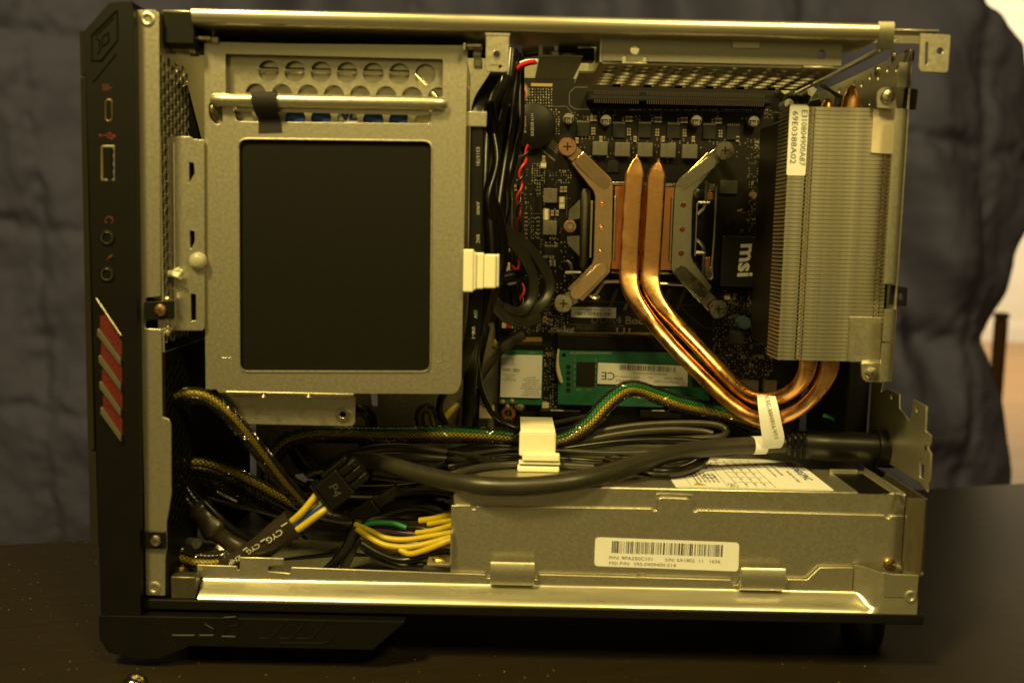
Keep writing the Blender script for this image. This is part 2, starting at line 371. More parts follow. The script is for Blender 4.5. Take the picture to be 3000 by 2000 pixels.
for j in range(NZ + 1):
    z = Ztop + (Zbot - Ztop) * j / NZ; xr = edge_x(z)
    for i in range(NX + 1):
        s = i / NX; x = Xl + (xr - Xl) * s
        dn = max(0, (Ztop - z) / 900)
        q = x + 26 * noise.noise((x * .004, z * .003, 3.1)) + z * .05
        y = 9 * math.sin(q * .021 + 1.3 * math.sin(z * .004 + 1)) * (.45 + dn) + 30 * noise.noise((x * .0065 + 1.7, z * .0030, .3)) + 14 * noise.noise((x * .016, z * .012 + 4, 1.3))
        a = RAD(58); c1 = x * math.cos(a) + z * math.sin(a)
        if x > 200: y += 24 * min(1, (x - 200) / 150) * noise.noise((c1 * .020, (z * math.cos(a) - x * math.sin(a)) * .0045, 7.7))
        y += 4.5 * noise.noise((x * .034, z * .030, 9.0)) + 1.2 * noise.noise((x * .08, z * .07, 2.0))
        # quilted pockets: stitched seams with padding between them
        sxq = (x + 292 + 9 * noise.noise((z * .008, 1, 0))) / 190; szq = (z - 112 + .10 * x + 9 * noise.noise((x * .008, 2, 0))) / 190
        fx_, fz_ = abs(sxq - round(sxq)) * 190, abs(szq - round(szq)) * 190
        pil = (1 - math.exp(-(fx_ / 9) ** 2)) * (1 - math.exp(-(fz_ / 9) ** 2)); y -= 6 * pil
        pk_ = math.exp(-(min(fx_, fz_) / 24) ** 2); y += 3.4 * pk_ * noise.noise((x * .075, z * .075, 11.0))
        for xv, sl, wv, A, za, zb_ in ((-345, -.06, 30, 100, 130, -400), (-205, .03, 34, 40, 600, 140), (40, .02, 34, 45, 600, 140), (160, -.03, 30, 50, 600, 120), (290, -.12, 36, 130, 200, -400), (345, -.32, 30, 50, 260, 60)):
            kk = max(0., min(1., (za - z) / 110.)) * max(0., min(1., (z - zb_) / 90. + 1))
            xd = xv - sl * (za - z) + 12 * noise.noise((z * .012, xv, 5.0))
            e = (x - xd) / wv; y += A * kk * math.exp(-e * e)
            y -= .30 * A * kk * math.exp(-((x - xd - 2.2 * wv) / (1.3 * wv)) ** 2)
        k = max(0, (s - .90) / .10); y += 28 * k * k        # hem turns back at the free edge
        y -= 55 * math.exp(-((x - 330) / 120) ** 2) * math.exp(-((z - 190) / 190) ** 2)
        sv.append((x * .001, (SY + y) * .001, z * .001))
for j in range(NZ):
    for i in range(NX):
        a = j * (NX + 1) + i; sf.append((a, a + NX + 1, a + NX + 2, a + 1))
me = bpy.data.meshes.new('hanging_sheet'); me.from_pydata(sv, [], sf); me.materials.append(cm); me.shade_smooth()
so = link('hanging_sheet', me, None); tag(so, 'wrinkled blue grey cotton sheet hanging behind the computer', 'sheet')
sm = so.modifiers.new('solid', 'SOLIDIFY'); sm.thickness = .0009

# dark wooden post far behind the sheet's free edge, standing on the floor
p0 = W(2925, 1100, 900)
pt = thing('wooden_post', 'dark brown wooden post beside the free edge of the sheet', 'post', (p0.x, 900, FLOORZ))
zp = W(2925, 935, 900).z - FLOORZ
MB().box(p0.x - 9, p0.x + 5, 893, 907, FLOORZ, FLOORZ + zp).build('shaft', POSTM, pt, bevel=2)
MB().box(p0.x - 10, p0.x + 6, 892, 908, FLOORZ + zp, FLOORZ + zp + 9).build('cap', POSTM, pt, bevel=3)
# ------------------------------------------------------------------ computer case
CASE = thing('computer_case', 'open black and bare steel small computer case lying on its feet on the table', 'computer case', (0, 60, 0))
CASE['label'] = 'open small computer case with bare steel frame and black front bezel standing on the table'
def rivet(p, r, parent, m=STEEL):
    o = MB().lathe(p, (0, -1, 0), [(r, 0), (r, .25), (r * .82, .5), (r * .55, .45), (r * .42, .2), (r * .36, -.8)], 20).build('rivet_nut', [m], parent, smooth=35)
    MB().lathe((p[0], p[1] - .0, p[2]), (0, -1, 0), [(r * .35, -.5), (r * .34, -.2)], 14).build('bore', SLOTM, o)
    return o
def screw(p, r, parent, m=SCREW, ax=(0, -1, 0), name='screw', flat=False, cross=True, rot=.4):
    h = r * .5
    prof = [(r, 0), (r, h * .45), (r * .86, h * .8), (r * .5, h), (r * .02, h * 1.04)] if not flat else [(r, 0), (r, h * .6), (r * .92, h * .8), (r * .02, h * .82)]
    o = MB().lathe(p, ax, prof, 22).build(name, m, parent, smooth=35)
    if cross:
        A = Vector(ax).normalized(); n = A.orthogonal().normalized(); n = Matrix.Rotation(rot, 3, A) @ n; q = A.cross(n)
        mb = MB(); M = frame_m(Vector(p) + A * (h * (.84 if flat else 1.02)), n, q)
        mb.box(-r * .42, r * .42, -r * .085, r * .085, -h * .2, h * .05, M); mb.box(-r * .085, r * .085, -r * .42, r * .42, -h * .2, h * .052, M)
        mb.build('cross_recess', RECESS, o, smooth=0)
    return o

# left side flange (front face at Y=0)
x_l = XZ(393, 29, 0)[0]; x_i = XZ(467, 300, 0)[0]
fl = [(394, 30), (455, 30), (466, 42), (470, 868), (426, 872), (425, 962), (472, 964), (476, 1222), (494, 1227), (501, 1243), (502, 1448), (493, 1500), (488, 1530), (488, 1604), (484, 1640), (484, 1744), (428, 1742)]
P_ = pxs(fl, 0)
fl_o = plate('side_flange', rr(P_, .6), [circ(XZ(432, 57, 0), 1.1), circ(XZ(452, 1722, 0), 1.0)], 0, 1.0, STEEL, CASE)
for u, v in ((432, 57), (452, 1722)):
    p = W(u, v, 0); rivet((p.x, -.02, p.z), 2.5, fl_o)
# bent recesses with black screw tabs
p = W(470, 908, 2)
tb_ = plate('screw_tab', rr(pxs([(424, 884), (512, 880), (512, 934), (424, 938)], -.8), .6), [], -1.6, 1.0, BLKST, CASE)
screw((W(471, 908, -1.6).x, -1.7, W(471, 908, -1.6).z), 2.1, tb_, COPSCREW)
MB().sheet([(1.5, XZ(0, 866, 0)[1]), (6, XZ(0, 880, 0)[1]), (6, XZ(0, 955, 0)[1]), (1.5, XZ(0, 968, 0)[1])], x_l + 4, x_l + 9.5, .8).build('flange_recess', STEEL, CASE, smooth=25)
tb_ = plate('screw_tab', rr(pxs([(408, 1552), (486, 1556), (488, 1606), (408, 1604)], -.6), .8), [], -1.5, 1.0, BLKST, CASE)
screw((W(457, 1582, -1.5).x, -1.6, W(457, 1582, -1.5).z), 2.0, tb_, SCREW)
# front wall: plane x = x_i receding, honeycomb vents
zt, zb = XZ(467, 34, 0)[1], XZ(470, 1745, 0)[1]
hx = []
pz, py = 4.25, 3.75
def hexagon(cy, cz, r): return [(cy + r * .92 * math.sin(math.pi / 3 * k), cz + r * math.cos(math.pi / 3 * k)) for k in range(6)]
zlo1, zhi1 = XZ(470, 1000, 0)[1], XZ(470, 170, 0)[1]; zlo2, zhi2 = XZ(470, 1560, 0)[1], XZ(470, 1075, 0)[1]
k = 0; z = zhi1
while z > zlo2:
    for c in range(8):
        y = 2.6 + c * py; zz = z - (pz / 2 if c % 2 else 0)
        if zlo1 < zz or zlo2 < zz < zhi2: hx.append(hexagon(y, zz, 1.95))
    z -= pz
zmid = XZ(470, 1032, 0)[1]
plateF('fan_grille', rect(.8, 112, zb, zmid - .1), [h for h in hx if h[0][1] < zmid - 3], (x_i - .4, 0, 0), (0, 1, 0), (0, 0, 1), .8, BLKST, CASE, .05)
plateF('front_wall', rect(.8, 112, zmid, zt), [h for h in hx if h[0][1] > zmid + 3], (x_i - .4, 0, 0), (0, 1, 0), (0, 0, 1), .8, STEEL, CASE, .05)
MB().box(x_i - 18, x_i - 14, 2, 110, zb, zt).build('filter_panel', SLOTM, CASE)
# bracket carrying the drive cage
brk = rr(pxs([(488, 403), (512, 400), (558, 400), (566, 408), (598, 410), (600, 960), (592, 968), (490, 968)], 8), .5)
def sl(pts): return rr(pxs(pts, 8), .3, 3)
holes = [sl([(554, 474), (568, 478), (570, 508), (557, 530), (554, 540)]), sl([(556, 675), (570, 678), (570, 708), (560, 730), (557, 722)]), sl([(559, 860), (574, 862), (574, 938), (560, 940)])]
bo = plate('cage_bracket', brk, holes, 8, .9, STEEL, CASE)
MB().box(XZ(556, 0, 8)[0] - 3, XZ(600, 0, 8)[0], 10.5, 11, XZ(0, 960, 8)[1], XZ(0, 420, 8)[1]).build('backing_strip', SLOTM, bo)
mb = MB(); a = W(509, 420, 8); c_ = W(512, 955, 8); mb.tube([(a.x, 8.05, a.z), (c_.x, 8.05, c_.z)], .7, 8); mb.build('pressed_rib', STEEL, bo)
# top rail
zt_ = XZ(1500, 42, 0)[1]; xa, xb = XZ(560, 30, 0)[0], XZ(2576, 90, 0)[0]
prof = [(24, zt_ - 5.8), (3.0, zt_ - 5.6), (1.2, zt_ - 5.2), (.15, zt_ - 4.0), (0, zt_ - 2.6), (.1, zt_ - 1.0), (.8, zt_ - .2), (2.2, zt_ + .05), (13, zt_ + .1)]
MB().sheet(prof, xa, xb, -.9).build('top_rail', RAILM, CASE, smooth=60)
MB().sheet([(13, zt_ + .05), (14, zt_ - .5), (14.3, zt_ - 4)], xa - 8, xb + 22, -.8).build('rail_inner_lip', STEEL, CASE, smooth=50)
MB().box(xa, XZ(1420, 0, 0)[0], 24.4, 25.2, zt_ - 10.5, zt_ - 5).build('shaded_rail_hem', BLKST, CASE)  # black colour stands in for the shade under the rail
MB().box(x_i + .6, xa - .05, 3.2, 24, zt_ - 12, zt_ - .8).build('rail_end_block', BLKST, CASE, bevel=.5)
MB().box(x_i - .5, xa + 2, 6, 13.5, zt_ - .6, zt_ + .1).build('rail_corner', RAILM, CASE, bevel=.2)
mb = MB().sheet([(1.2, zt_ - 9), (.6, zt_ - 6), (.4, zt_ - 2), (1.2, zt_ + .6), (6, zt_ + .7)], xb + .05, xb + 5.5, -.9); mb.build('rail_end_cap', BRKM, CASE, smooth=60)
# rear top: beam running back along the rear edge, corner tab
xr = XZ(2640, 400, 4)[0]
b0 = W(2622, 135, 4); b1 = W(2376, 235, 96)
MB().prism([(b0.x - 5, b0.z - 2.5), (b0.x + 1.5, b0.z + 2.2), (b0.x + 1.0, b0.z + 2.9), (b0.x - 5.6, b0.z - 1.8)], 4, 108).build('rear_top_beam', RAILM, CASE, bevel=.2)
MB().box(xb + 5.6, XZ(2768, 0, 0)[0], 2.5, 10, XZ(2700, 97, 2)[1] + .6, XZ(2700, 97, 2)[1] + 1.4).build('corner_flange', RAILM, CASE, bevel=.25)
tabp = rr(pxs([(2697, 98), (2786, 102), (2778, 214), (2692, 210)], -.5), [.2, .8, 1.4, 1.6])
tabo = plate('corner_tab', tabp, [rr(pxs([(2712, 124), (2720, 124), (2718, 190), (2710, 190)], -.5), .5), circ(XZ(2754, 150, -.5), 1.15)], -.5, 1.0, STEEL, CASE)
# centre tab under the top rail
tp = rr(pxs([(1424, 106), (1492, 107), (1490, 212), (1422, 210)], 1.5), [.2, .2, 1.6, 1.6])
ct = plate('centre_tab', tp, [circ(XZ(1455, 160, 1.5), 1.15), rr(pxs([(1438, 190), (1471, 191), (1471, 200), (1438, 199)], 1.5), .5)], 1.5, 1.0, STEEL, CASE)
pc = W(1455, 160, 1.5); MB().tube([(pc.x + 1.35 * math.cos(a), 1.5, pc.z + 1.35 * math.sin(a)) for a in [k * math.pi / 9 for k in range(19)]], .28, 6, False).build('hole_collar', STEEL, ct)
MB().box(pc.x - 4.0, pc.x + 4.4, 1.5, 24, XZ(1450, 104, 1.5)[1], XZ(1450, 104, 1.5)[1] + .8).build('tab_root', STEEL, ct)
# latch pieces beside the centre tab
for (u0, v0, u1, v1, Y, m, d) in ((1366, 128, 1412, 138, 6, RAILM, 6), (1356, 126, 1364, 148, 5, RAILM, 3), (1385, 140, 1410, 165, 12, NICKEL, 6), (1388, 172, 1412, 196, 12, NICKEL, 6), (568, 105, 615, 117, 6, RAILM, 5), (618, 108, 640, 126, 8, STEEL, 3)):
    a = W(u0, v0, Y); c_ = W(u1, v1, Y); MB().box(a.x, c_.x, Y, Y + d, c_.z, a.z).build('latch_piece', m, CASE, bevel=.3)
a = W(545, 142, 14); MB().lathe((x_i + .5, 14, a.z), (1, 0, 0), [(2.2, 0), (2.2, 5.5), (2.9, 6), (2.9, 8.5), (2.4, 9)], 18).build('standoff', NICKEL, CASE)
# stepped bracket with screw above the board
yb = 22
bk = thing('hinge_bracket', 'shaded steel corner bracket with brass screw below the top rail', 'bracket', W(1640, 225, yb))
pl = rr(pxs([(1580, 165), (1706, 168), (1704, 182), (1678, 234), (1566, 232)], yb), [.3, 1, 2, .5, .5])
plate('bracket_plate', pl, [], yb, 1.0, BRKM, bk)
a = W(1582, 112, yb); c_ = W(1590, 170, yb); MB().box(a.x, c_.x, yb, yb + 10, c_.z, a.z).build('bracket_post', STEEL, bk, bevel=.2)
a = W(1584, 160, yb); c_ = W(1708, 168, yb); MB().box(a.x, c_.x, yb - .2, yb + 14, c_.z, a.z).build('bracket_shelf', STEEL, bk, bevel=.3)
a = W(1638, 124, yb); c_ = W(1692, 150, yb); hb = MB().box(a.x, c_.x, yb + 2, yb + 9, c_.z, a.z).build('clamp_block', BLKST, bk, bevel=.6)
a = W(1645, 150, yb); c_ = W(1682, 161, yb); MB().lathe(((a.x + c_.x) / 2, yb + 6, c_.z), (0, 0, 1), [((c_.x - a.x) / 2, 0), ((c_.x - a.x) / 2, a.z - c_.z)], 18).build('spacer', NYLON, bk)
screw(((W(1664, 124, yb).x), yb + 6, W(1664, 123, yb).z), 2.3, bk, BRASS, ax=(0, 0, 1))
a = W(1692, 133, yb); c_ = W(1744, 174, yb); MB().box(a.x, c_.x, yb + 3, yb + 9, c_.z, a.z).build('clamp_arm', BLKST, bk, bevel=.4)
a = W(1742, 160, yb); c_ = W(1766, 166, yb); MB().box(a.x, c_.x, yb + 3, yb + 9, c_.z, a.z).build('clamp_pin', NICKEL, bk, bevel=.2)
a = W(1615, 144, yb); c_ = W(1640, 160, yb); MB().box(a.x, c_.x, yb + 3, yb + 8, c_.z, a.z).build('cable_stub', NICKEL, bk, bevel=.4)
# perforated shelf
YS = 9.0
sA = W(1764, 182, YS); sB = W(2462, 205, YS)
SH = thing('perforated_shelf', 'steel shelf with rows of round holes and folded front flange under the top rail', 'shelf', (sA.x + 40, YS, sA.z))
zS = sA.z
ff = pxs([(1764, 100), (2470, 112), (2462, 205), (1764, 182)], YS)
hl = circ(XZ(1860, 147, YS), 1.55); h2 = circ(XZ(2408, 160, YS), 1.6)
sl1 = rr(pxs([(1824, 165), (1834, 163), (1836, 178), (1882, 180), (1886, 166), (1895, 168), (1892, 187), (1822, 185)], YS), .4)
plate('front_flange', [(ff[0][0], ff[0][1]), (ff[1][0], ff[0][1]), (ff[1][0], zS + .4), (ff[0][0], zS + .4)], [hl, h2, sl1], YS, .9, bpy.data.materials['shaded_tray_steel'] if bpy.data.materials.get('shaded_tray_steel') else mat('shaded_flange_steel', (.36, .345, .28), .40, .88, bump=(700, .14, .0001), var=(900, .09)), SH)  # flange shade put into a darker copy of the steel
shx0, shx1 = sA.x, sB.x
cells, fills = [], []; ncol = int((shx1 - shx0 - 2) / 6.35); xs0 = (shx0 + shx1) / 2 - ncol * 6.35 / 2
for c_i in range(ncol):
    xx = xs0 + 6.35 * (c_i + .5); ya_ = YS + (3.5 if c_i % 2 else 7.0); nr = 7 if c_i % 2 else 6
    for k in range(nr): cells.append((xx, ya_ + 7.0 * (k + .5), 3.175, 3.5, 2.62))
    fills += [(xx - 3.175, xx + 3.175, YS + .9, ya_), (xx - 3.175, xx + 3.175, ya_ + 7.0 * nr, 60)]
fills += [(shx0, xs0, YS + .9, 60), (xs0 + ncol * 6.35, shx1, YS + .9, 60)]
perforated('shelf_plate', cells, fills, (0, 0, zS), (1, 0, 0), (0, 1, 0), .8, STEEL, SH)
MB().box(shx0, shx1, 60, 60.9, zS - .4, zS + 17).build('rear_flange', STEEL, SH)
MB().prism([(shx0 - .9, zS), (shx0 - .02, zS), (shx0 - .02, zS + 9), (shx0 - .9, zS + 9)], YS, 60).build('end_flange', STEEL, SH)
MB().box(shx0 - 6.5, shx0 - .95, 34, 60, zS + .2, zS + 1).build('side_ledge', RAILM, SH)
for (u0, v0, u1, v1) in ((2145, 121, 2226, 143),):
    a = W(u0, v0, YS - .5); c_ = W(u1, v1, YS - .5); MB().box(a.x, c_.x, YS - .5, YS - .05, c_.z, a.z).build('embossed_pad', STEEL, SH, bevel=.2)
a = W(1822, 186, YS); c_ = W(1895, 190, YS); MB().box(a.x, c_.x, YS - 1.2, YS + 1, zS - .7, zS + .1).build('lanced_lip', RAILM, SH, bevel=.3)
a = W(2350, 200, YS); c_ = W(2440, 204, YS); MB().box(a.x, c_.x, YS - 1.2, YS + 1, zS - .7, zS + .1).build('lanced_lip', RAILM, SH, bevel=.3)

# back tray behind the board, with cut-outs
TY = 123
zf = XZ(1500, 1770, 0)[1]
def tr(pts): return rr(pxs(pts, TY), .6)
th = [tr([(672, 1272), (726, 1280), (726, 1310), (690, 1310)]), tr([(678, 1440), (702, 1440), (702, 1476), (678, 1476)]), tr([(862, 1390), (900, 1385), (950, 1395), (945, 1416), (880, 1420)]), tr([(1084, 1145), (1106, 1145), (1106, 1190), (1090, 1188)]), tr([(920, 1640), (960, 1625), (950, 1660), (915, 1690)]), tr([(636, 1330), (648, 1330), (640, 1365)])]
zt2 = XZ(1650, 176, TY)[1]
plate('back_tray', rr(rect(x_i, XZ(2651, 640, 12)[0] - .6, zf + .2, zt2), .5), th, TY, 1.0, mat('shaded_tray_steel', (.30, .285, .215), .45, .8, bump=(900, .3, .0001), var=(600, .2)), CASE)  # same zinc steel, cavity shade and dark reflections put into its colour
# black bottom shell and steel floor
zf = XZ(1500, 1770, 0)[1]
MB().box(x_l - 3, XZ(2700, 1760, 0)[0] + 1.2, -.6, TY + 4, zf - 4.5, zf - .6).build('bottom_shell', BLKST, CASE, bevel=.5)
MB().box(x_i, XZ(2690, 1760, 0)[0] - 1, 3, TY, zf - .55, zf + .35).build('floor_pan', bpy.data.materials['shaded_tray_steel'], CASE)
MB().box(x_l + 9, XZ(580, 1700, 0)[0] - 1, .4, 6, zf - .5, XZ(520, 1690, 0)[1]).build('corner_panel', BRKM, CASE, bevel=.3)
# bottom rail: lip, tabs, rolled channel

x0, x1 = XZ(578, 1700, 0)[0], XZ(2520, 1740, 0)[0]; xe = XZ(2590, 1740, 0)[0]
LZ = 30.6
prof = [(7, LZ + .5)]
for i in range(17):
    t = i / 16; q = t * t * (3 - 2 * t); prof.append((7 * (1 - (.55 * q + .45 * t ** 1.2)), LZ - 5.6 * (t ** 1.15)))
prof.append((0, LZ - 6.0))
def railring(x, k, th=.9):
    pr = [(y * (1 - k), z - (1 - abs(2 * i / (len(prof) - 1) - 1)) * 1.2 * math.sin(k * math.pi)) for i, (y, z) in enumerate(prof)]
    back = [(y + .9, z - .35) for y, z in pr[::-1]]
    return [Vector((x, y, z)) for y, z in pr + back]
rs = [railring(x0, 0), railring(x1, 0)]
for i in range(1, 11):
    t = i / 10; rs.append(railring(x1 + (xe - x1) * t, t * t * (3 - 2 * t)))
rs.append(railring(XZ(2690, 1740, 0)[0], 1))
MB().rings(rs).build('bottom_rail', RAILM, CASE, smooth=60)
lip = [(578, 1653), (694, 1657), (697, 1668), (702, 1668), (704, 1631), (832, 1634), (831, 1652), (786, 1656), (786, 1672), (850, 1678), (853, 1660), (1420, 1681), (1424, 1692), (1436, 1692), (1440, 1676), (1562, 1678), (1566, 1695), (1574, 1697), (1580, 1681), (2141, 1697), (2146, 1712), (2160, 1712), (2172, 1690), (2296, 1692), (2300, 1706), (2306, 1695), (2364, 1697), (2402, 1661), (2500, 1661)]
lp = pxs(lip, 7.3); lp = [(x, min(z, 41)) for x, z in lp]
plate('rail_lip', rr([(lp[0][0], LZ)] + lp + [(lp[-1][0], LZ)], .25, 2), [], 7.02, .9, STEEL, CASE)
for u0, u1, v0 in ((1437, 1565, 1648), (2171, 2297, 1665)):
    a = W(u0, v0, 4.6); c_ = W(u1, v0 + 66, 4.6)
    MB().sheet([(6.9, LZ + .6), (5.0, LZ + 1.6), (4.4, LZ + 3), (4.4, a.z - .4), (4.8, a.z)], a.x, c_.x, .9).build('rail_hook', STEEL, CASE, smooth=50, bevel=.12)
# flat right end of the rail
fr = [(2500, 1661), (2560, 1662), (2604, 1681), (2692, 1684), (2690, 1745)]
fo = pxs([(2588, 1676), (2606, 1681), (2692, 1684), (2690, 1790)], .0)
eo = plate('rail_end_flange', rr([(xe, 31.3)] + fo[:3] + [(fo[2][0], 31.3)], .3, 3), [], .02, .9, STEEL, CASE)
mb = MB()
zt3 = XZ(2560, 1662, 5)[1]
rs = []
for i in range(9):
    t = i / 8; x = x1 + (xe - x1) * t; k = t * t * (3 - 2 * t); y = 7.02 * (1 - k); zt4 = zt3 + (XZ(2600, 1680, 0)[1] - zt3) * max(0, (t - .4) / .6)
    rs.append([Vector((x, y, LZ + .4)), Vector((x, y, zt4)), Vector((x, y + .9, zt4)), Vector((x, y + .9, LZ + .4))])
mb.rings(rs).build('scooped_corner', RAILM, CASE, smooth=60)
pr_ = W(2668, 1747, 0); rivet((pr_.x, -.03, pr_.z), 2.4, eo)
a = W(2650, 1672, 3); c_ = W(2702, 1684, 3); MB().box(a.x, c_.x, 2, 9, c_.z + .1, a.z).build('rail_step', RAILM, CASE, bevel=.3)
# feet
for u, v, Y in ((545, 1925, 26), (2515, 1850, 34)):
    q = H(u, v + 15, 0); 
    MB().lathe((q.x, Y, 0), (0, 0, 1), [(7, 0), (8, .8), (8.6, 5), (8.6, zf - 4.6)], 26).build('rubber_foot', PLAST, CASE)
for x in (-110, 130): MB().lathe((x, 108, 0), (0, 0, 1), [(7, 0), (8, .8), (8.6, 5), (8.6, zf - 4.6)], 26).build('rubber_foot', PLAST, CASE)

# rear panel (right): near flange, inner wall, lower plate
ry = 12
ps = pxs([(2634, 182), (2672, 184), (2668, 244), (2640, 250), (2652, 325), (2664, 330), (2640, 860), (2586, 1085), (2576, 1078), (2590, 860), (2625, 250)], ry)
xs = XZ(2622, 640, ry)[0]
RP = MB().sheet([(0, 0)], 0, 1, 1) if False else None
def vstrip(name, u0, u1, v0, v1, Y, m, parent=CASE, d=8, bend=2.2):
    """vertical strip with a rolled right edge"""
    zA, zB = XZ((u0 + u1) / 2, v0, Y)[1], XZ((u0 + u1) / 2, v1, Y)[1]; uc = (v0 + v1) / 2
    xa_ = XZ(u0, uc, Y)[0]; xb_ = XZ(u1, uc, Y)[0]
    pts = [(xa_, Y), (xb_ - bend, Y)] + [(xb_ - bend + bend * math.sin(t), Y + bend - bend * math.cos(t)) for t in [math.pi / 8 * k for k in range(1, 5)]] + [(xb_, Y + d)]
    loop = pts + [(x - .9 if i > 1 else x, y + .9) for i, (x, y) in reversed(list(enumerate(pts)))]
    return MB().rings([[Vector((x, y, z)) for x, y in loop] for z in (zA, zB)]).build(name, m, parent, smooth=50)
vstrip('rear_flange', 2607, 2651, 318, 832, ry, STEEL, bend=2.9)
vstrip('rear_flange', 2632, 2674, 183, 256, ry, STEEL, bend=2.4)
vstrip('rear_flange', 2590, 2632, 905, 1000, ry, STEEL, bend=2.9)
vstrip('rear_flange', 2582, 2622, 1005, 1118, ry, STEEL, bend=2.9)
zA, zB = XZ(2630, 250, ry)[1], XZ(2630, 320, ry)[1]
xw = XZ(2651, 640, ry)[0] - .9
vents = [circ((26 + 9 * k, XZ(2560, 205, 40)[1] - 2 + (k % 2) * 1.5), 1.5, 12) for k in range(8)] + [circ((34 + 9 * k, XZ(2560, 205, 40)[1] - 11), 1.3, 12) for k in range(6)]
plateF('rear_wall', rect(ry + 2, TY - .5, 112, b0.z + 1.0), vents, (xw + .4, 0, 0), (0, 1, 0), (0, 0, 1), .8, STEEL, CASE, .05)
for u, v in ((2530, 198), (2562, 178)):
    a = W(u, v, 40); screw((xw - .1, 30 + (2562 - u) * .5, a.z), 1.8, CASE, NICKEL, ax=(-1, 0, 0), cross=False)
# clips on the outside of the rear flange
def clip(pts, Y, hole=None, m=BLKST):
    return plate('rear_clip', rr(pxs(pts, Y), .5), [circ(XZ(*hole[:2], Y), hole[2], 14, .75)] if hole else [], Y, 1.0, m, CASE)
clip([(2652, 258), (2690, 262), (2684, 322), (2645, 318)], ry + 3, (2666, 292, .55))
clip([(2612, 836), (2660, 842), (2656, 898), (2606, 892)], ry + 3, (2639, 868, 1.3))
clip([(2652, 146), (2680, 148), (2678, 180), (2654, 182)], ry + 7)
# lower rear plate: irregular sheet receding along Y
xp = XZ(2735, 1400, 0)[0]
def yz(u, v):       # photo pixel on the plane x = xp
    d = ray(u, v); t = (xp - CAM_POS.x) / d.x; p = CAM_POS + d * t; return (p.y, p.z)
op = [(2700, 1445), (2722, 1440), (2722, 1418), (2730, 1400), (2733, 1330), (2716, 1300), (2716, 1325), (2730, 1300), (2732, 1275), (2716, 1262), (2720, 1190), (2680, 1170), (2676, 1215), (2668, 1232), (2640, 1195), (2640, 1155), (2605, 1138), (2585, 1150)]
pl = [yz(u, v) for u, v in op]
pl = [(max(-1.0, y), z) for y, z in pl]; ymax = max(p[0] for p in pl)
zbase = 72.5
out = [(p if i else (p[0], zbase)) for i, p in enumerate(pl)] + [(50, pl[-1][1] + 5), (62, pl[-1][1] + 5), (62, zbase)]
hl_ = [circ(yz(2617, 1163), 1.1, 12), circ(yz(2692, 1200), 1.2, 12), rr([yz(2700, 1352), yz(2714, 1362), yz(2712, 1404), yz(2700, 1398)], .4)]
plateF('rear_lower_plate', out, hl_, (xp - .4, 0, 0), (0, 1, 0), (0, 0, 1), .8, STEEL, CASE, .06)
# ------------------------------------------------------------------ front bezel with ports (part of the case)
BY = -4.0
body = [(246, 92), (322, 6), (384, 2), (390, 26), (392, 60), (412, 1768), (1187, 1790), (1092, 1900), (556, 1888), (470, 1925), (408, 1928), (318, 1908), (292, 1868), (262, 600)]
bp_ = pxs(body, BY); xl = XZ(290, 1600, BY)[0]; xl0 = XZ(252, 300, BY)[0]
BZ = MB().prism(rr(bp_[:3] + [bp_[3], bp_[4], bp_[5]] + [(XZ(412, 1768, BY)[0], 20), (xl, 20), bp_[13]], [1.2, 1.2, .5, .2, .2, .2, .2, .5, 2, 1]), BY, 24).build('front_bezel', BEZEL, CASE, smooth=35, bevel=.35)
# base trim running under the case
bt = [(412, 1769), (1187, 1791), (1092, 1901), (556, 1889), (470, 1926), (408, 1929), (318, 1909), (292, 1869), (289, 1745)]
bq = [(x, max(z, 3)) for x, z in pxs(bt, BY)]; bq[0] = (bq[0][0], 19.98); bq[-1] = (bq[-1][0], 19.98); bq.insert(1, (XZ(1187, 1791, BY)[0], 19.98)); bq[2] = (bq[2][0], 19.9)
bq = [bq[0], bq[1]] + bq[3:]
TRIM = MB().prism(rr(bq, .5, 3), BY - .4, 9).build('base_trim', BEZEL, CASE, smooth=35, bevel=.4)
# embossed lines on the base trim
def groove(name, pts, Y, r, m, parent, n=6, k=1):
    P = [(x, Y, z) for x, z in pxs(pts, Y)]
    return MB().tube(cat(P, k) if k > 1 else P, r, n).build(name, m, parent)
for pts in ([(840, 1818), (790, 1868), (760, 1868)], [(900, 1818), (850, 1868), (820, 1868)], [(960, 1818), (910, 1868), (872, 1868)], [(980, 1858), (962, 1878), (940, 1883), (820, 1882)], [(600, 1826), (625, 1842)], [(655, 1808), (690, 1806), (705, 1818), (690, 1830), (665, 1836), (660, 1850)], [(505, 1860), (570, 1860)], [(585, 1860), (625, 1860)], [(650, 1863), (690, 1864)]):
    groove('embossed_line', pts, BY - .45, .28, BEZEL, TRIM)
# lighter front fascia strips to the left
def fascia(u0t, u1t, v0, u0b, u1b, v1):
    a, b_, c, d = [W(u, v, Y) for u, v, Y in ((u0t, v0, 2), (u1t, v0, BY + .3), (u1b, v1, BY + .3), (u0b, v1, 2))]
    vs = [a, b_, c, d] + [Vector((p.x + 1.5, p.y + 12, p.z)) for p in (a, b_, c, d)]
    return MB().add(vs, [(0, 1, 2, 3), (4, 7, 6, 5), (0, 4, 5, 1), (1, 5, 6, 2), (2, 6, 7, 3), (3, 7, 4, 0)]).build('fascia_strip', BEZLT, BZ, smooth=0, bevel=.3)
fascia(232, 247, 90, 236, 250, 222); fascia(235, 250, 226, 257, 275, 1318); fascia(258, 280, 1322, 264, 288, 1598)
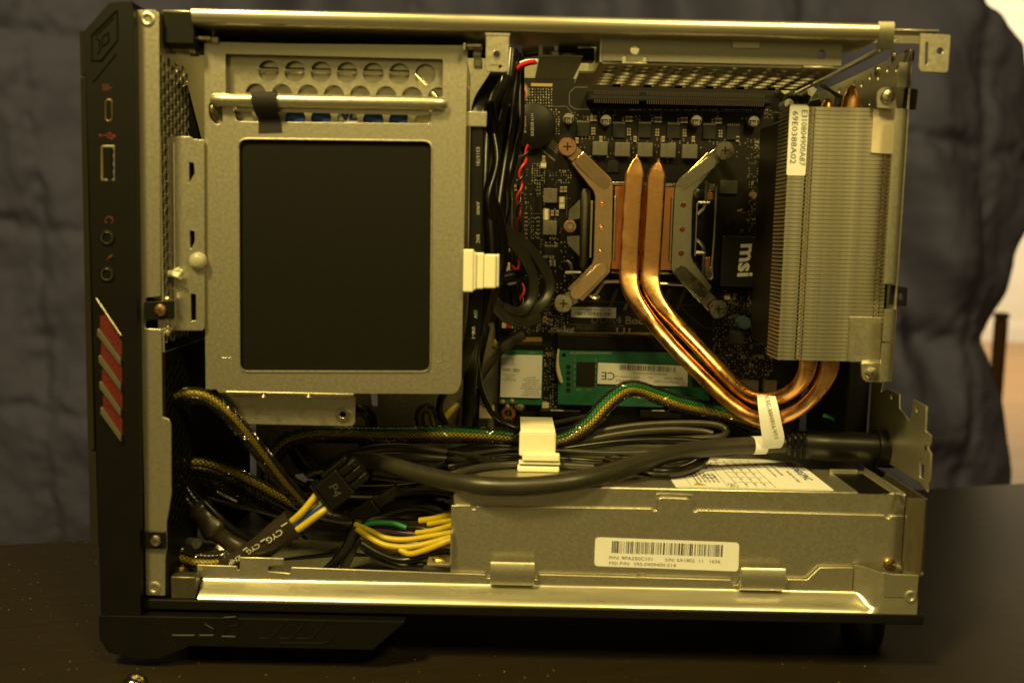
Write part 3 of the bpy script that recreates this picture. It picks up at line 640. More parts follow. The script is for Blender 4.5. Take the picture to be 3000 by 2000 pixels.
# emblem
groove('emblem_outline', [(343, 30), (344, 118), (297, 178), (269, 178), (269, 104), (343, 30)], BY - .02, .35, SLOTM, BZ)
groove('emblem_line', [(335, 52), (280, 106)], BY - .02, .22, SLOTM, BZ)
groove('emblem_line', [(340, 158), (280, 232), (271, 240)], BY - .02, .32, SLOTM, BZ)
groove('emblem_mark', [(281, 112), (292, 118), (292, 150), (284, 158)], BY - .02, .3, SLOTM, BZ); groove('emblem_mark', [(300, 108), (318, 96), (318, 122), (300, 138), (300, 108)], BY - .02, .3, SLOTM, BZ)
# port symbols
def P3(u, v, dy=0): p = W(u, v, BY); return (p.x, BY - .05 + dy, p.z)
text('usb_symbol', 'SS', P3(310, 257), 3.0, RINK, BZ, sp=.9); groove('usb_symbol', [(318, 257), (330, 259)], BY - .05, .14, RINK, BZ)
groove('usb_symbol', [(294, 397), (334, 399)], BY - .05, .14, RINK, BZ); groove('usb_symbol', [(304, 398), (314, 391), (322, 391)], BY - .05, .13, RINK, BZ); groove('usb_symbol', [(312, 398), (320, 406), (326, 406)], BY - .05, .13, RINK, BZ)
for u, v, r in ((294, 397, .5), (323, 391, .45), (327, 406, .45), (334, 399, .6)): MB().lathe(P3(u, v), (0, -1, 0), [(r, 0), (r, .05)], 10).build('usb_symbol', RINK, BZ)
groove('headphone_symbol', [(313, 655), (309, 648), (312, 639), (320, 636), (328, 639), (331, 648), (327, 655)], BY - .05, .22, RINK, BZ, k=4)
groove('microphone_symbol', [(312, 763), (320, 756)], BY - .05, .2, RINK, BZ); groove('microphone_symbol', [(320, 756), (331, 748)], BY - .05, .5, RINK, BZ)
# USB-C
def port(name, pts, rad, m_shell, Y=BY, t=.5):
    o = pxs(pts, Y); cx = sum(p[0] for p in o) / len(o); cz = sum(p[1] for p in o) / len(o)
    big = rr(o, rad); inn = [(cx + (x - cx) * (1 - t / 2.2), cz + (z - cz) * (1 - t / 4.5)) for x, z in big]
    po = plate(name, big, [inn], Y - .12, .6, m_shell, BZ, .06)
    MB().prism(inn, Y - .02, Y + .0).build('socket_hole', SLOTM, po, smooth=0)
    return po
uc = port('usb_c_port', [(308, 290), (329, 290), (329, 356), (308, 356)], 1.2, BRASS)
a = W(318, 322, BY); MB().box(a.x - .3, a.x + .3, BY - .1, BY - .03, a.z - 2.8, a.z + 2.8).build('tongue', PLAST, uc)
ua = port('usb_port', [(296, 426), (336, 426), (336, 530), (296, 530)], .4, TIN, t=.5)
a = W(322, 480, BY); MB().box(a.x - .9, a.x + .7, BY - .35, BY - .03, a.z - 5.6, a.z + 5.6).build('tongue', PLAST, ua)
for v in (445, 468, 492, 515): a = W(331, v, BY); MB().box(a.x - .35, a.x + .35, BY - .12, BY - .02, a.z - .7, a.z + .7).build('contact', SLOTM, ua)
a = W(302, 478, BY); MB().box(a.x - .4, a.x + .1, BY - .3, BY - .03, a.z - 6, a.z + 6).build('shell_edge', BRASS, ua)
for v in (697, 804):
    p = W(314, v, BY); j = MB().lathe((p.x, BY, p.z), (0, -1, 0), [(2.7, 0), (2.6, .35), (2.2, .5), (1.75, .35), (1.7, -.5)], 26).build('audio_jack', PLAST, BZ)
    MB().lathe((p.x, BY, p.z), (0, -1, 0), [(1.66, -.45), (1.6, .05)], 20).build('jack_hole', SLOTM, j)
    MB().tube([(p.x + 1.9 * math.cos(t), BY - .42, p.z + 1.9 * math.sin(t)) for t in [k * math.pi / 10 for k in range(21)]], .16, 6, False).build('jack_ring', NICKEL, j)
# red grille with four pale slats
for k, (u0, v0, u1, v1) in enumerate(((293, 925, 357, 1048), (296, 1004, 357, 1122), (299, 1082, 358, 1196), (302, 1158, 358, 1272))):
    pts = [(u0, v0 + 0), (u0 + 18, v0 - 2), (u1, v1 - 45), (u1, v1), (u0, v0 + 38)]
    q = pxs(pts, BY - .04); M_ = MB().prism(q, BY - .05, BY + .3).build('red_mesh', bpy.data.materials.get('red_mesh') or mat('red_mesh', (.085, .005, .003), .5, 0, bump=(900, .4, .0004), var=(1600, .4)), BZ, smooth=0)
for (u0, v0, u1, v1) in ((288, 964, 357, 1072), (292, 1041, 357, 1146), (294, 1117, 357, 1220), (297, 1192, 358, 1294)):
    q = pxs([(u0, v0), (u0 + 6, v0 - 1), (u1, v1 - 22), (u1, v1), (u0, v0 + 18)], BY); MB().prism(q, BY - 1.1, BY + .2).build('grille_slat', BEZLT if False else mat('slat_plastic', (.17, .155, .11), .34, .6, bump=(1800, .2, .0001)) if not bpy.data.materials.get('slat_plastic') else bpy.data.materials['slat_plastic'], BZ, smooth=0, bevel=.25)
groove('accent_line', [(282, 874), (354, 982)], BY - .05, .3, STEEL, BZ)
# ------------------------------------------------------------------ drive cage, drive, tape
CY = 9.6
CG = thing('drive_cage', 'bare steel drive cage with black square pad and row of round holes', 'drive cage', W(980, 1240, CY))
ol = rr(pxs([(598, 126), (1362, 133), (1370, 150), (1352, 1120), (1338, 1154), (640, 1150), (634, 1140), (602, 1140), (600, 900)], CY), [.6, 1, .5, 1, 2.5, 1, .3, .3, .1])
win = rr(pxs([(660, 158), (1297, 174), (1296, 318), (1262, 322), (1262, 362), (692, 356), (684, 318), (662, 316)], CY), [.6, .8, .4, 1.2, 1.2, 1.4, .6, .4])
pad = rr(pxs([(699, 406), (1266, 413), (1261, 1089), (702, 1088)], CY), 3.4, 8)
eye = [rr(pxs([(612, 300), (650, 296), (652, 362), (630, 365), (612, 340)], CY), 1.5)]
cp = plate('cage_plate', ol, [win, pad] + eye, CY, 1.0, STEEL, CG)
pl2 = rr(pxs([(699, 406), (1266, 413), (1261, 1089), (702, 1088)], CY), 3.4, 8); P3_ = [(x, CY - .05, z) for x, z in pl2]
MB().tube(P3_ + P3_[:1], .42, 6, False).build('raised_rim', STEEL, cp)
cx = sum(p[0] for p in pl2) / len(pl2); cz = sum(p[1] for p in pl2) / len(pl2)
MB().prism([(cx + (x - cx) * 1.012, cz + (z - cz) * 1.01) for x, z in pl2], CY + 1.02, CY + 1.5).build('insulating_pad', PADM, CG, smooth=0)
# corner marks
for pts in ([(680, 1015), (680, 1048), (650, 1048)], [(1296, 1020), (1296, 1060), (1280, 1060)]):
    MB().tube([(x, CY - .02, z) for x, z in pxs(pts, CY)], .16, 5).build('corner_mark', RAILM, cp)
# right and left walls, top hem, bottom flange
xr_ = XZ(1364, 600, CY)[0]; xl_ = XZ(600, 300, CY)[0]; ztc = XZ(980, 130, CY)[1]; zbc = XZ(980, 1152, CY)[1]
MB().sheet([(CY + .5, 0), (60, 0)], 0, 1, 1) if False else None
MB().box(xr_ - 2.2, xr_ - 1.3, CY + 1, 62, zbc + 6, ztc - 1).build('cage_side', STEEL, CG)
MB().box(xl_ + .3, xl_ + 1.2, CY + 1, 62, zbc, ztc).build('cage_side', STEEL, CG)
MB().box(xl_ + 1.2, xr_ - 2.4, CY + .4, 60, ztc - .95, ztc - .1).build('cage_top', STEEL, CG)
MB().box(xl_ + 1.4, xr_ - 2.4, 61, 62, zbc, ztc - 1).build('cage_back', STEEL, CG)
bf = rr(pxs([(640, 1150), (1042, 1152), (1040, 1240), (1030, 1248), (664, 1240), (648, 1190)], CY + 7), [.2, .2, 1.5, .5, 1, 1])
bfo = plate('lower_flange', bf, [circ(XZ(1005, 1213, CY + 7), 1.4)], CY + 7, 1.0, STEEL, CG)
MB().sheet([(CY + .5, zbc + .3), (CY + 1.2, zbc - 1.0), (CY + 3, zbc - 1.6), (CY + 7.5, zbc - 1.9)], XZ(650, 0, CY)[0], XZ(1040, 0, CY)[0], -.9).build('flange_bend', STEEL, bfo, smooth=60)
p = W(1005, 1213, CY + 7); hxn = [(p.x + 2.9 * math.cos(a), p.z + 2.9 * math.sin(a)) for a in [math.pi / 3 * k + .3 for k in range(6)]]
plate('hex_nut', hxn, [circ((p.x, p.z), 1.2)], CY + 6.1, .9, NICKEL, bfo); MB().box(p.x - 1.2, p.x + 1.2, CY + 7.6, CY + 7.7, p.z - 1.2, p.z + 1.2).build('nut_bore', SLOTM, bfo)
for u in (773, 905): p = W(u, 1158, CY); MB().lathe((p.x, CY - .2, p.z - .5), (0, 0, 1), [(1.0, 0), (.5, .6), (.02, 1.2)], 8).build('bend_gusset', STEEL, bfo)
# inner plate with round holes seen through the window
IY = 13.5
cells, fills = [], []
xa0, xa1 = xl_ + 1.5, xr_ - 2.6; zr = [XZ(1000, v, IY)[1] for v in (214, 279, 351)]; pw = 9.43
zcut = [(zr[0] + zr[1]) / 2, (zr[1] + zr[2]) / 2, zr[2] - 4.3]; ztop = zr[0] + 4.2
for row, (u0, n) in enumerate(((787, 7), (749, 8), (712, 8))):
    xs_ = XZ(u0, 280, IY)[0]; hi = ztop if row == 0 else zcut[row - 1]; lo = zcut[row]; hh_ = (hi - lo) / 2
    for k in range(n): cells.append((xs_ + pw * k, (hi + lo) / 2, pw / 2, hh_, min(3.75, hh_ - .1)))
    fills += [(xa0, xs_ - pw / 2, lo, hi), (xs_ + pw * (n - .5), xa1, lo, hi)]
fills += [(xa0, xa1, ztop, ztc - 1.2), (xa0, xa1, zcut[2] - 8, zcut[2])]
perforated('perforated_plate', cells, fills, (0, IY + .45, 0), (1, 0, 0), (0, 0, 1), .9, STEEL, CG, 24)
# rolled cross bar
a = W(640, 293, CY - 2); c_ = W(1276, 303, CY - 2)
MB().tube(cat([(a.x - 1, CY, a.z), (a.x + 2, CY - 1.8, a.z), (0.5 * (a.x + c_.x), CY - 2, .5 * (a.z + c_.z)), (c_.x - 1, CY - 1.8, c_.z), (c_.x + 1.5, CY, c_.z)], 5), 2.35, 12, flat=.8, upv=(0, 1, 0)).build('cross_bar', STEEL, CG)
MB().box(XZ(690, 0, CY)[0], XZ(1262, 0, CY)[0], CY + .2, CY + .9, XZ(980, 332, CY)[1], XZ(980, 316, CY)[1]).build('bar_ledge', STEEL, CG)
p = W(634, 325, CY); MB().lathe((p.x + .5, CY + .9, p.z), (.75, -.65, 0), [(3.6, 0), (3.6, .7), (3.3, .9)], 22).build('lever_disc', NICKEL, CG)
# hard drive behind the plate
DY = 16.2
HD = thing('hard_drive', 'silver hard drive with blue and white label inside the steel cage', 'hard drive', (cx, DY, zbc + 6))
x0_, x1_ = xl_ + 6, xr_ - 8
MB().box(x0_, x1_, DY, DY + 24, zbc + 6, ztc - 4).build('drive_body', RAILM, HD, bevel=.8)
zz = XZ(1000, 212, DY)[1]; MB().tube([(x0_ + 12, IY + 2.2, zz), (x1_ - 12, IY + 2.2, zz)], 1.2, 10).build('drive_rim', TIN, HD)
for s, xx in ((1, x1_ - 12), (-1, x0_ + 12)): MB().tube([(xx, IY + 2.2, zz), (xx + s * 9, IY + 2.2, zz - 9)], 1.2, 10).build('drive_rim', TIN, HD)
lz0, lz1 = XZ(1000, 395, DY)[1], XZ(1000, 318, DY)[1]
lb = MB().box(x0_ + 14, x1_ - 14, DY - .08, DY - .01, lz0 - 20, lz1).build('drive_label', BLUEL, HD, smooth=0)
xm = XZ(1012, 350, DY)[0]; MB().box(xm - 5.2, xm + 5.2, DY - .12, DY - .085, lz0, lz1).build('label_panel', LABEL, lb)
text('label_text', 'NL', (xm, DY - .15, XZ(1012, 337, DY)[1]), 6.4, BINK, lb, shear=.25, bold=.25)
# black tape over the bar
TP = thing('black_tape', 'strip of black tape hanging over the cage cross bar', 'tape', W(790, 388, CY - 1))
A = [W(735, 270, 5.0), W(806, 270, 5.0)]; B_ = [W(737, 300, 4.5), W(808, 300, 4.5)]; C_ = [W(748, 335, 7.0), W(815, 335, 7.0)]; D_ = [W(757, 352, CY - .7), W(822, 350, CY - .7)]; E_ = [W(757, 390, CY - .3), W(826, 388, CY - .3)]
Z_ = [Vector((q.x, CY + .5, q.z + .3)) for q in A]
rows = [Z_, A, B_, C_, D_, E_]; L0 = cat([r[0] for r in rows], 4); L1 = cat([r[1] for r in rows], 4)
mb = MB(); rs = [[a, b_, b_ + Vector((0, .18, 0)), a + Vector((0, .18, 0))] for a, b_ in zip(L0, L1)]
mb.rings(rs).build('tape_strip', TAPE, TP)
# white round plug and small white clip on the cage bracket
p = W(580, 765, 7.4); pg = MB().lathe((p.x, 7.9, p.z), (0, -1, 0), [(3.2, 0), (3.15, .8), (2.6, 1.7), (1.4, 2.3), (.05, 2.45)], 24).build('round_plug', mat('translucent_plug', (.50, .48, .40), .35, 0, trans=.35, sss=.3), None, base=(p.x, 7.9, p.z)); tag(pg, 'round translucent white plug on the steel bracket beside the drive cage', 'plug')
p = W(508, 801, 6)
ws = thing('push_clip', 'tiny white star shaped clip pushed through the honeycomb wall', 'clip', (x_i, 6, p.z))
MB().lathe((x_i + .0, 6, p.z), (1, 0, 0), [(1.2, 0), (1.2, 2), (.8, 4.4), (.1, 4.8)], 12).build('clip_core', NYLON, ws)
for k in range(4):
    a = math.pi / 2 * k + .5; MB().tube([(x_i + 1.6, 6 + 1.0 * math.cos(a), p.z + 1.0 * math.sin(a)), (x_i + 4.4, 6 + 2.1 * math.cos(a), p.z + 2.1 * math.sin(a))], [.35, .6], 6).build('clip_barb', NYLON, ws)
# metal tab on the cage's right side holding the flat cable
a = W(1376, 327, CY + 2); c_ = W(1426, 372, CY + 2); MB().box(a.x - 2, c_.x, CY + 1.5, CY + 2.3, c_.z, a.z).build('cable_tab', STEEL, CG, bevel=.2)
# ------------------------------------------------------------------ motherboard
MY = 118.0
MBD = thing('motherboard', 'black mini motherboard crowded with chips, slots and capacitors on the back tray', 'motherboard', W(1900, 1300, MY))
bx0, bx1 = XZ(1468, 700, MY)[0], xw - .6
bz1 = XZ(1700, 232, MY)[1]; bz0 = bz1 - 170
hT = XZ(1520, 270, MY); hB = XZ(1490, 1210, MY)
plate('circuit_board', rr(rect(bx0, bx1, bz0, bz1), 1.5), [circ(hB, 1.7, 16)], MY, 1.6, PCB, MBD, .05)
def pb(u, v, dy=0): p = W(u, v, MY); return Vector((p.x, MY - dy, p.z))
def blk(name, u0, v0, u1, v1, h, m, parent=MBD, bev=.2, Y=None):
    a = W(u0, v0, MY - h); c = W(u1, v1, MY - h)
    return MB().box(a.x, c.x, MY - h, MY - .01, c.z, a.z).build(name, m, parent, smooth=0, bevel=bev)
# mounting rings and screws
for (u, v, r, m) in ((1520, 270, 5.0, FERR), (1520, 270, 4.2, COPLATE), (1490, 1210, 3.4, COPLATE), (1523, 1188, 2.6, COPLATE)):
    p = pb(u, v); plate('mounting_ring', circ((p.x, p.z), r, 24), [circ((p.x, p.z), 1.7 if r != 5 else 4.3, 18)], MY - (.12 if r != 5 else .06), .1, m, MBD, .01)
p = pb(1518, 274, .1); screw((p.x, MY - .15, p.z), 3.4, MBD, SCREW)
p = pb(1523, 1188, .1); screw((p.x, MY - 3.0, p.z), 1.9, MBD, TIN); MB().lathe((p.x, MY, p.z), (0, -1, 0), [(1.6, 0), (1.6, 3)], 12).build('card_standoff', BRASS, MBD)
# long expansion slot
pc = blk('expansion_slot', 1722, 264, 2262, 306, 11, SLOTM, bev=.4)
a = W(1730, 285, MY - 11.2); c_ = W(2250, 300, MY - 11.2); z_ = (W(1990, 289, MY - 11.2)).z
MB().box(a.x, c_.x, MY - 11.15, MY - 11.02, z_ - .75, z_ + .75).build('slot_mouth', mat('slot_mouth', (.003, .003, .003), .8), pc)
pin_me = MB().box(-.28, .28, -.12, 0, -.9, .9).mesh('slot_contact', (0, 0, 0), [mat('shaded_contact', (.045, .03, .018), .45, .5)])  # contact colour darkened for the shadow over the slot
for row in (-1, 1):
    for k in range(75):
        x = a.x + 2 + k * (c_.x - a.x - 4) / 74
        if 20 <= k <= 22: continue
        inst('slot_contact', pin_me, (x, MY - 11.03, z_ + row * 1.9), pc)
# octagonal printed outlines
def line(pts, w_=.28, m=SILKD, name='printed_line'):
    mb = MB()
    for (u0, v0), (u1, v1) in zip(pts, pts[1:]):
        p, q = pb(u0, v0), pb(u1, v1); d = (q - p).normalized(); n = Vector((-d.z, 0, d.x)) * w_ / 2
        p = p - d * w_ * .3; q = q + d * w_ * .3
        mb.add([p - n + Vector((0, -.02, 0)), q - n + Vector((0, -.02, 0)), q + n + Vector((0, -.02, 0)), p + n + Vector((0, -.02, 0)), p - n, q - n, q + n, p + n], [(0, 1, 2, 3), (0, 4, 5, 1), (1, 5, 6, 2), (2, 6, 7, 3), (3, 7, 4, 0)])
    return mb.build(name, m, MBD, smooth=0)
line([(1720, 256), (1685, 256), (1668, 272), (1668, 308), (1685, 320), (2290, 330)], .35)
line([(1610, 312), (1660, 312), (1690, 350)]); line([(1600, 360), (1600, 430)]); line([(1564, 420), (1625, 470)], .8)
for k in range(4): line([(1600 - 3 * k, 398 + 6 * k), (1640 - 3 * k, 430 + 6 * k)], .5)
line([(1690, 880), (2060, 896), (2110, 950), (2250, 955)], .35); line([(1645, 950), (1600, 905), (1610, 905)], .3); line([(1672, 950), (1830, 955)], .3)
line([(1980, 880), (2000, 905), (2060, 960), (2120, 962)], .4); line([(1960, 890), (1990, 925), (2040, 975)], .4)
for u in (1785, 1830, 1940, 1985): line([(u, 905), (u + 22, 850)], 1.6)
line([(1500, 800), (1500, 560)], .25); line([(1660, 560), (1660, 640)], .25); line([(1300 + 185, 470), (1300 + 262, 445)], .3)
line([(2230, 900), (2280, 900), (2290, 980)], .3)
a = pb(1587, 249); MB().box(a.x - 5, a.x + 5, MY - .04, MY - .0, a.z - .7, a.z + .7).build('printed_bar', mat('gold_print', (.34, .23, .05), .5), MBD)
text('board_text', 'DDR4 Boost', pb(1822, 939, .03), 5.2, SILKD, MBD, bold=.12, sx=1.1)
text('board_text', 'MS-B9071 VER:1.0', pb(1748, 962, .03), 2.6, SILKD, MBD)
# electrolytic cans
def can(u, v, r, h, txt=True, m=CAPM, mk=INK):
    p = pb(u, v); o = MB().lathe(p, (0, -1, 0), [(r, 0), (r, h * .15), (r * .93, h * .2), (r, h * .26), (r, h - .5), (r * .93, h), (.05, h)], 24).build('capacitor', m, MBD, smooth=35)
    if txt:
        q = W(u, v, MY - h); ax, ay = rot2(-90)
        pts = [(p.x + r * .9 * math.cos(t), p.z + r * .9 * math.sin(t)) for t in [math.pi * .93 + k * math.pi * 1.14 / 8 for k in range(9)]]
        MB().prism(pts, MY - h - .04, MY - h - .005).build('polarity_mark', CHIP, o, smooth=0)
        for k, s in enumerate(('16V', '100', 'FP5K')): text('can_text', s, (p.x - .95 + k * .95, MY - h - .06, p.z - .9), .95, GREY, o, ax, ay, ex=.01, sx=1.2)
    return o
for u, v in ((1664, 352), (1772, 357), (2034, 358), (2200, 360)): can(u, v, 2.55, 6)
can(2172, 943, 3.0, 7, False, CAPBL)
for (u, v, r, h) in ((2285, 270, 2.3, 9), (2326, 275, 2.3, 9), (2362, 277, 2.3, 9), (2296, 312, 2.3, 9), (2352, 254, 1.8, 8)): can(u, v, r, h, False)
# coil chokes
ch_me = MB().box(-3.55, 3.55, -3.2, 0, -3.3, 3.3).mesh('choke', (0, 0, 0), [FERR], 0)
for u, v in ((1757, 437), (1822, 440), (1888, 441), (1955, 443), (2018, 446)):
    o = inst('choke', ch_me, pb(u, v), MBD); bm_ = o.modifiers.new('b', 'BEVEL'); bm_.width = .0004; bm_.segments = 2
ch2 = MB().box(-3.3, 3.3, -3, 0, -3.4, 3.4).mesh('choke', (0, 0, 0), [mat('grey_choke', (.11, .095, .085), .55, 0, bump=(500, .3, .0001), var=(200, .2))], 0)
for u, v in ((1612, 574), (1611, 668)):
    o = inst('choke', ch2, pb(u, v), MBD); bm_ = o.modifiers.new('b', 'BEVEL'); bm_.width = .0004; bm_.segments = 2
    text('choke_text', '1R0', (pb(u, v).x, MY - 3.05, pb(u, v).z), 2.2, SILKD, o if False else MBD, *rot2(-90), ex=.01)
# power stages and other chips
pin2 = MB().box(-.16, .16, -.3, 0, -.45, .45).mesh('pin', (0, 0, 0), [TIN], 0)
def chip(u0, v0, u1, v1, h=1.0, pins=0, m=CHIP, side='tb'):
    o = blk('chip', u0, v0, u1, v1, h, m, bev=.12); a = pb(u0, v0); c = pb(u1, v1)
    for k in range(pins):
        t = (k + .5) / pins
        if 't' in side: inst('pin', pin2, (a.x + (c.x - a.x) * t, MY - .01, a.z + .35), o)
        if 'b' in side: inst('pin', pin2, (a.x + (c.x - a.x) * t, MY - .01, c.z - .35), o)
    return o
for u0, v0, n in ((1690, 358, 8), (1795, 362, 8), (1870, 362, 8), (1955, 364, 8), (2060, 366, 8), (2130, 368, 6)): chip(u0, v0, u0 + 36, v0 + 42, .9, n, side='t')
chip(2112, 528, 2160, 568, 1.6, 0, FERR if False else mat('olive_chip', (.055, .055, .032), .5)); chip(2137, 968, 2180, 1008, 1.6, 0, bpy.data.materials['olive_chip'])
chip(2235, 930, 2265, 965, 1.1, 8); chip(1560, 600 - 20, 1588, 625, .9, 0); chip(2205, 1010, 2240, 1040, 1, 5); chip(1595, 722, 1625, 748, .8, 6); chip(1715, 470, 1745, 505, .8, 0); chip(1780, 470, 1812, 506, .8, 0)
chip(2170, 1115, 2222, 1150, 5, 0, mat('tan_block', (.10, .075, .04), .5)); chip(2240, 1115, 2275, 1150, 4, 0, bpy.data.materials['tan_block'])
p = pb(2205, 572); MB().lathe(p, (0, -1, 0), [(1.9, 0), (1.9, .15)], 16).build('test_pad', mat('dull_pad', (.16, .11, .08), .5, .3), MBD)
p = pb(2138, 653); MB().lathe(p, (0, -1, 0), [(2.3, 0), (2.3, .4), (1.2, .5)], 18).build('push_pin', PLAST, MBD)
for u in (2193, 2225): p = pb(u, 1020, 0)
# wrapped coin cell
p = pb(1562, 372); bt = MB().lathe((p.x, MY - .6, p.z), (0, -1, 0), [(10.2, 0), (10.6, .6), (10.6, 3.0), (9.8, 3.5), (.1, 3.55)], 36).build('coin_cell', mat('battery_wrap', (.006, .005, .005), .42, 0, bump=(180, .3, .0006), spec=.2), MBD)
for k, s in enumerate(('H19 855EX0', 'R2032 LE')):
    text('cell_text', s, (p.x - .2 + 3.6 * (1 - k) - 4, MY - 4.25, p.z + .5), 2.0, SILK, bt, *rot2(-88), ex=.01)
# chipset cover with maker mark
cs = blk('chipset_cover', 2118, 690, 2248, 842, 5.5, mat('satin_black', (.012, .011, .010), .4, 0, bump=(1200, .2, .0001)), bev=.5)
q = W(2186, 765, MY - 5.6); text('chipset_mark', 'msi', (q.x, MY - 5.6, q.z), 10.5, WINK, cs, *rot2(-94), bold=.28, sx=1.12, shear=-.12)
# small surface-mount parts
def smd_me(name, l, w_, h, mid):
    mb = MB().mat(0); mb.box(-l / 2 + l * .24, l / 2 - l * .24, -h, 0, -w_ / 2, w_ / 2); mb.mat(1)
    mb.box(-l / 2, -l / 2 + l * .238, -h * 1.03, 0, -w_ / 2, w_ / 2); mb.box(l / 2 - l * .238, l / 2, -h * 1.03, 0, -w_ / 2, w_ / 2)
    return mb.mesh(name, (0, 0, 0), [mid, TIN], 0)
SM = [smd_me('surface_capacitor', 1.7, .85, .6, RESB), smd_me('surface_resistor', 1.7, .85, .4, CHIP), smd_me('surface_capacitor', 2.6, 1.5, .9, RESB), smd_me('surface_resistor', 1.15, .6, .35, CHIP), smd_me('surface_part', 3.0, 2.6, 1.0, CREAM), smd_me('surface_capacitor', 1.2, .65, .5, RESB)]
NAMES = ['surface_capacitor', 'surface_resistor', 'surface_capacitor', 'surface_resistor', 'surface_part', 'surface_capacitor']
cnt = [0]
def smd(u, v, k, vert=False):
    if cnt[0] > 290: return
    cnt[0] += 1
    inst(NAMES[k], SM[k], pb(u, v), MBD, rot=(0, math.pi / 2, 0) if vert else None)
for g in (1733, 1836, 1922, 1998, 2098): 
    for k in range(3): smd(g - 11 + 11 * k, 347 + .02 * (g - 1700), 2 if k else 0, True)
for g in (1738, 1842, 1925, 2005, 2110):
    for k in range(3): smd(g, 376 + 8 * k + .02 * (g - 1700), 0)
for g in (1760, 1860, 1942, 2030, 2160): smd(g, 408, 2, True)
for g in range(1705, 2250, 11):
    if random.random() < .5: smd(g, 408 + .02 * (g - 1700) + random.choice((-4, 4)), 3, True)
for k in range(7):
    smd(1541, 625 + 12 * k, 5); smd(1560, 626 + 12 * k, 3); smd(1576, 625 + 12 * k, 5)
for u, v, k, vt in ((1646, 585, 4, 0), (1646, 603, 4, 1), (1600, 620, 4, 0), (1600, 636, 4, 0), (1645, 555, 2, 1), (1656, 555, 2, 1), (1618, 624, 2, 1), (1632, 624, 2, 1), (1578, 540, 0, 0), (1578, 549, 0, 0), (1578, 558, 0, 0), (1578, 568, 0, 0), (1512, 547, 0, 0), (1512, 557, 0, 0), (1622, 697, 0, 0), (1629, 716, 0, 1), (1617, 755, 0, 0), (1619, 765, 2, 0), (1619, 775, 2, 0), (1597, 753, 0, 0), (1575, 818, 0, 0), (1575, 830, 0, 0), (1576, 865, 0, 0), (1622, 830, 0, 1), (1622, 842, 0, 1), (1596, 935, 2, 1), (1604, 940, 2, 1), (1615, 944, 2, 1), (1808, 966, 0, 1), (1828, 966, 0, 1), (1844, 967, 0, 1), (1593, 465, 2, 1), (1592, 484, 4, 1), (1690, 412, 2, 1), (2240, 585, 0, 0), (2225, 640, 2, 1), (2247, 545, 2, 0), (2130, 870, 4, 1), (2150, 868, 2, 1)): smd(u, v, k, bool(vt))
for (u0, v0, u1, v1, n) in ((1505, 520, 1545, 610, 6), (2190, 410, 2265, 540, 26), (2160, 600, 2250, 690, 22), (2120, 850, 2260, 930, 34), (2090, 985, 2260, 1105, 40), (1520, 880, 1660, 975, 26), (1590, 1030, 1630, 1180, 14), (1560, 490, 1660, 540, 14), (1650, 760, 1700, 870, 8), (1590, 690, 1660, 800, 14)):
    for _ in range(n): smd(random.uniform(u0, u1), random.uniform(v0, v1), random.choice((0, 3, 3, 5, 5, 1)), random.random() < .5)
# tiny solder pads, far too many to count
mb = MB()
def pad_(u, v, s=.42): p = pb(u, v); mb.box(p.x - s / 2, p.x + s / 2, MY - .06, MY - .005, p.z - s / 2, p.z + s / 2)
for (u0, v0, u1, v1, d, pr) in ((1544, 262, 1622, 316, 8, .75), (1602, 322, 1642, 396, 7, .55), (1560, 480, 1600, 540, 7, .6), (1630, 500, 1675, 540, 7, .4), (1840, 322, 2250, 326, 6, .45), (2195, 470, 2262, 700, 8, .33), (2090, 860, 2265, 1110, 9, .3), (1510, 880, 1665, 972, 9, .25), (1490, 1060, 1500, 1240, 10, .7), (1596, 1030, 1632, 1200, 8, .35), (1600, 700, 1690, 860, 11, .2), (1615, 962, 1680, 972, 5, .7), (1500, 500, 1660, 900, 14, .14), (1690, 420, 2250, 470, 13, .14)):
    u = u0
    while u <= u1:
        v = v0
        while v <= v1:
            if random.random() < pr * 1.5: pad_(u + random.uniform(-.8, .8), v + random.uniform(-.8, .8), random.choice((.35, .45, .6)))
            v += d
        u += d
tag(mb.build('solder_pads', TIN, MBD, smooth=0), kind='stuff')
mb = MB(); rq = random.Random(3)
for (u0, v0, u1, v1, n) in ((2195, 400, 2268, 690, 60), (2090, 850, 2268, 1110, 90), (1510, 500, 1665, 900, 70), (1500, 880, 1670, 975, 40), (1690, 410, 2250, 470, 40), (1596, 1020, 1632, 1200, 24), (1480, 1030, 1500, 1240, 14), (1680, 330, 2260, 352, 30)):
    for _ in range(n):
        p = pb(rq.uniform(u0, u1), rq.uniform(v0, v1)); l, w_ = rq.choice(((1.2, .6), (.6, 1.2), (1.7, .8), (.8, 1.7)))
        mb.mat(0).box(p.x - l / 2, p.x + l / 2, MY - .45, MY - .01, p.z - w_ / 2, p.z + w_ / 2)
        if l > w_: a0, a1 = (l / 2 * .9, l / 2 * 1.25); mb.mat(1).box(p.x - a1, p.x - a0, MY - .42, MY - .01, p.z - w_ / 2, p.z + w_ / 2); mb.box(p.x + a0, p.x + a1, MY - .42, MY - .01, p.z - w_ / 2, p.z + w_ / 2)
        else: a0, a1 = (w_ / 2 * .9, w_ / 2 * 1.25); mb.mat(1).box(p.x - l / 2, p.x + l / 2, MY - .42, MY - .01, p.z - a1, p.z - a0); mb.box(p.x - l / 2, p.x + l / 2, MY - .42, MY - .01, p.z + a0, p.z + a1)
tag(mb.build('tiny_parts', [CHIP, TIN], MBD, smooth=0), kind='stuff')
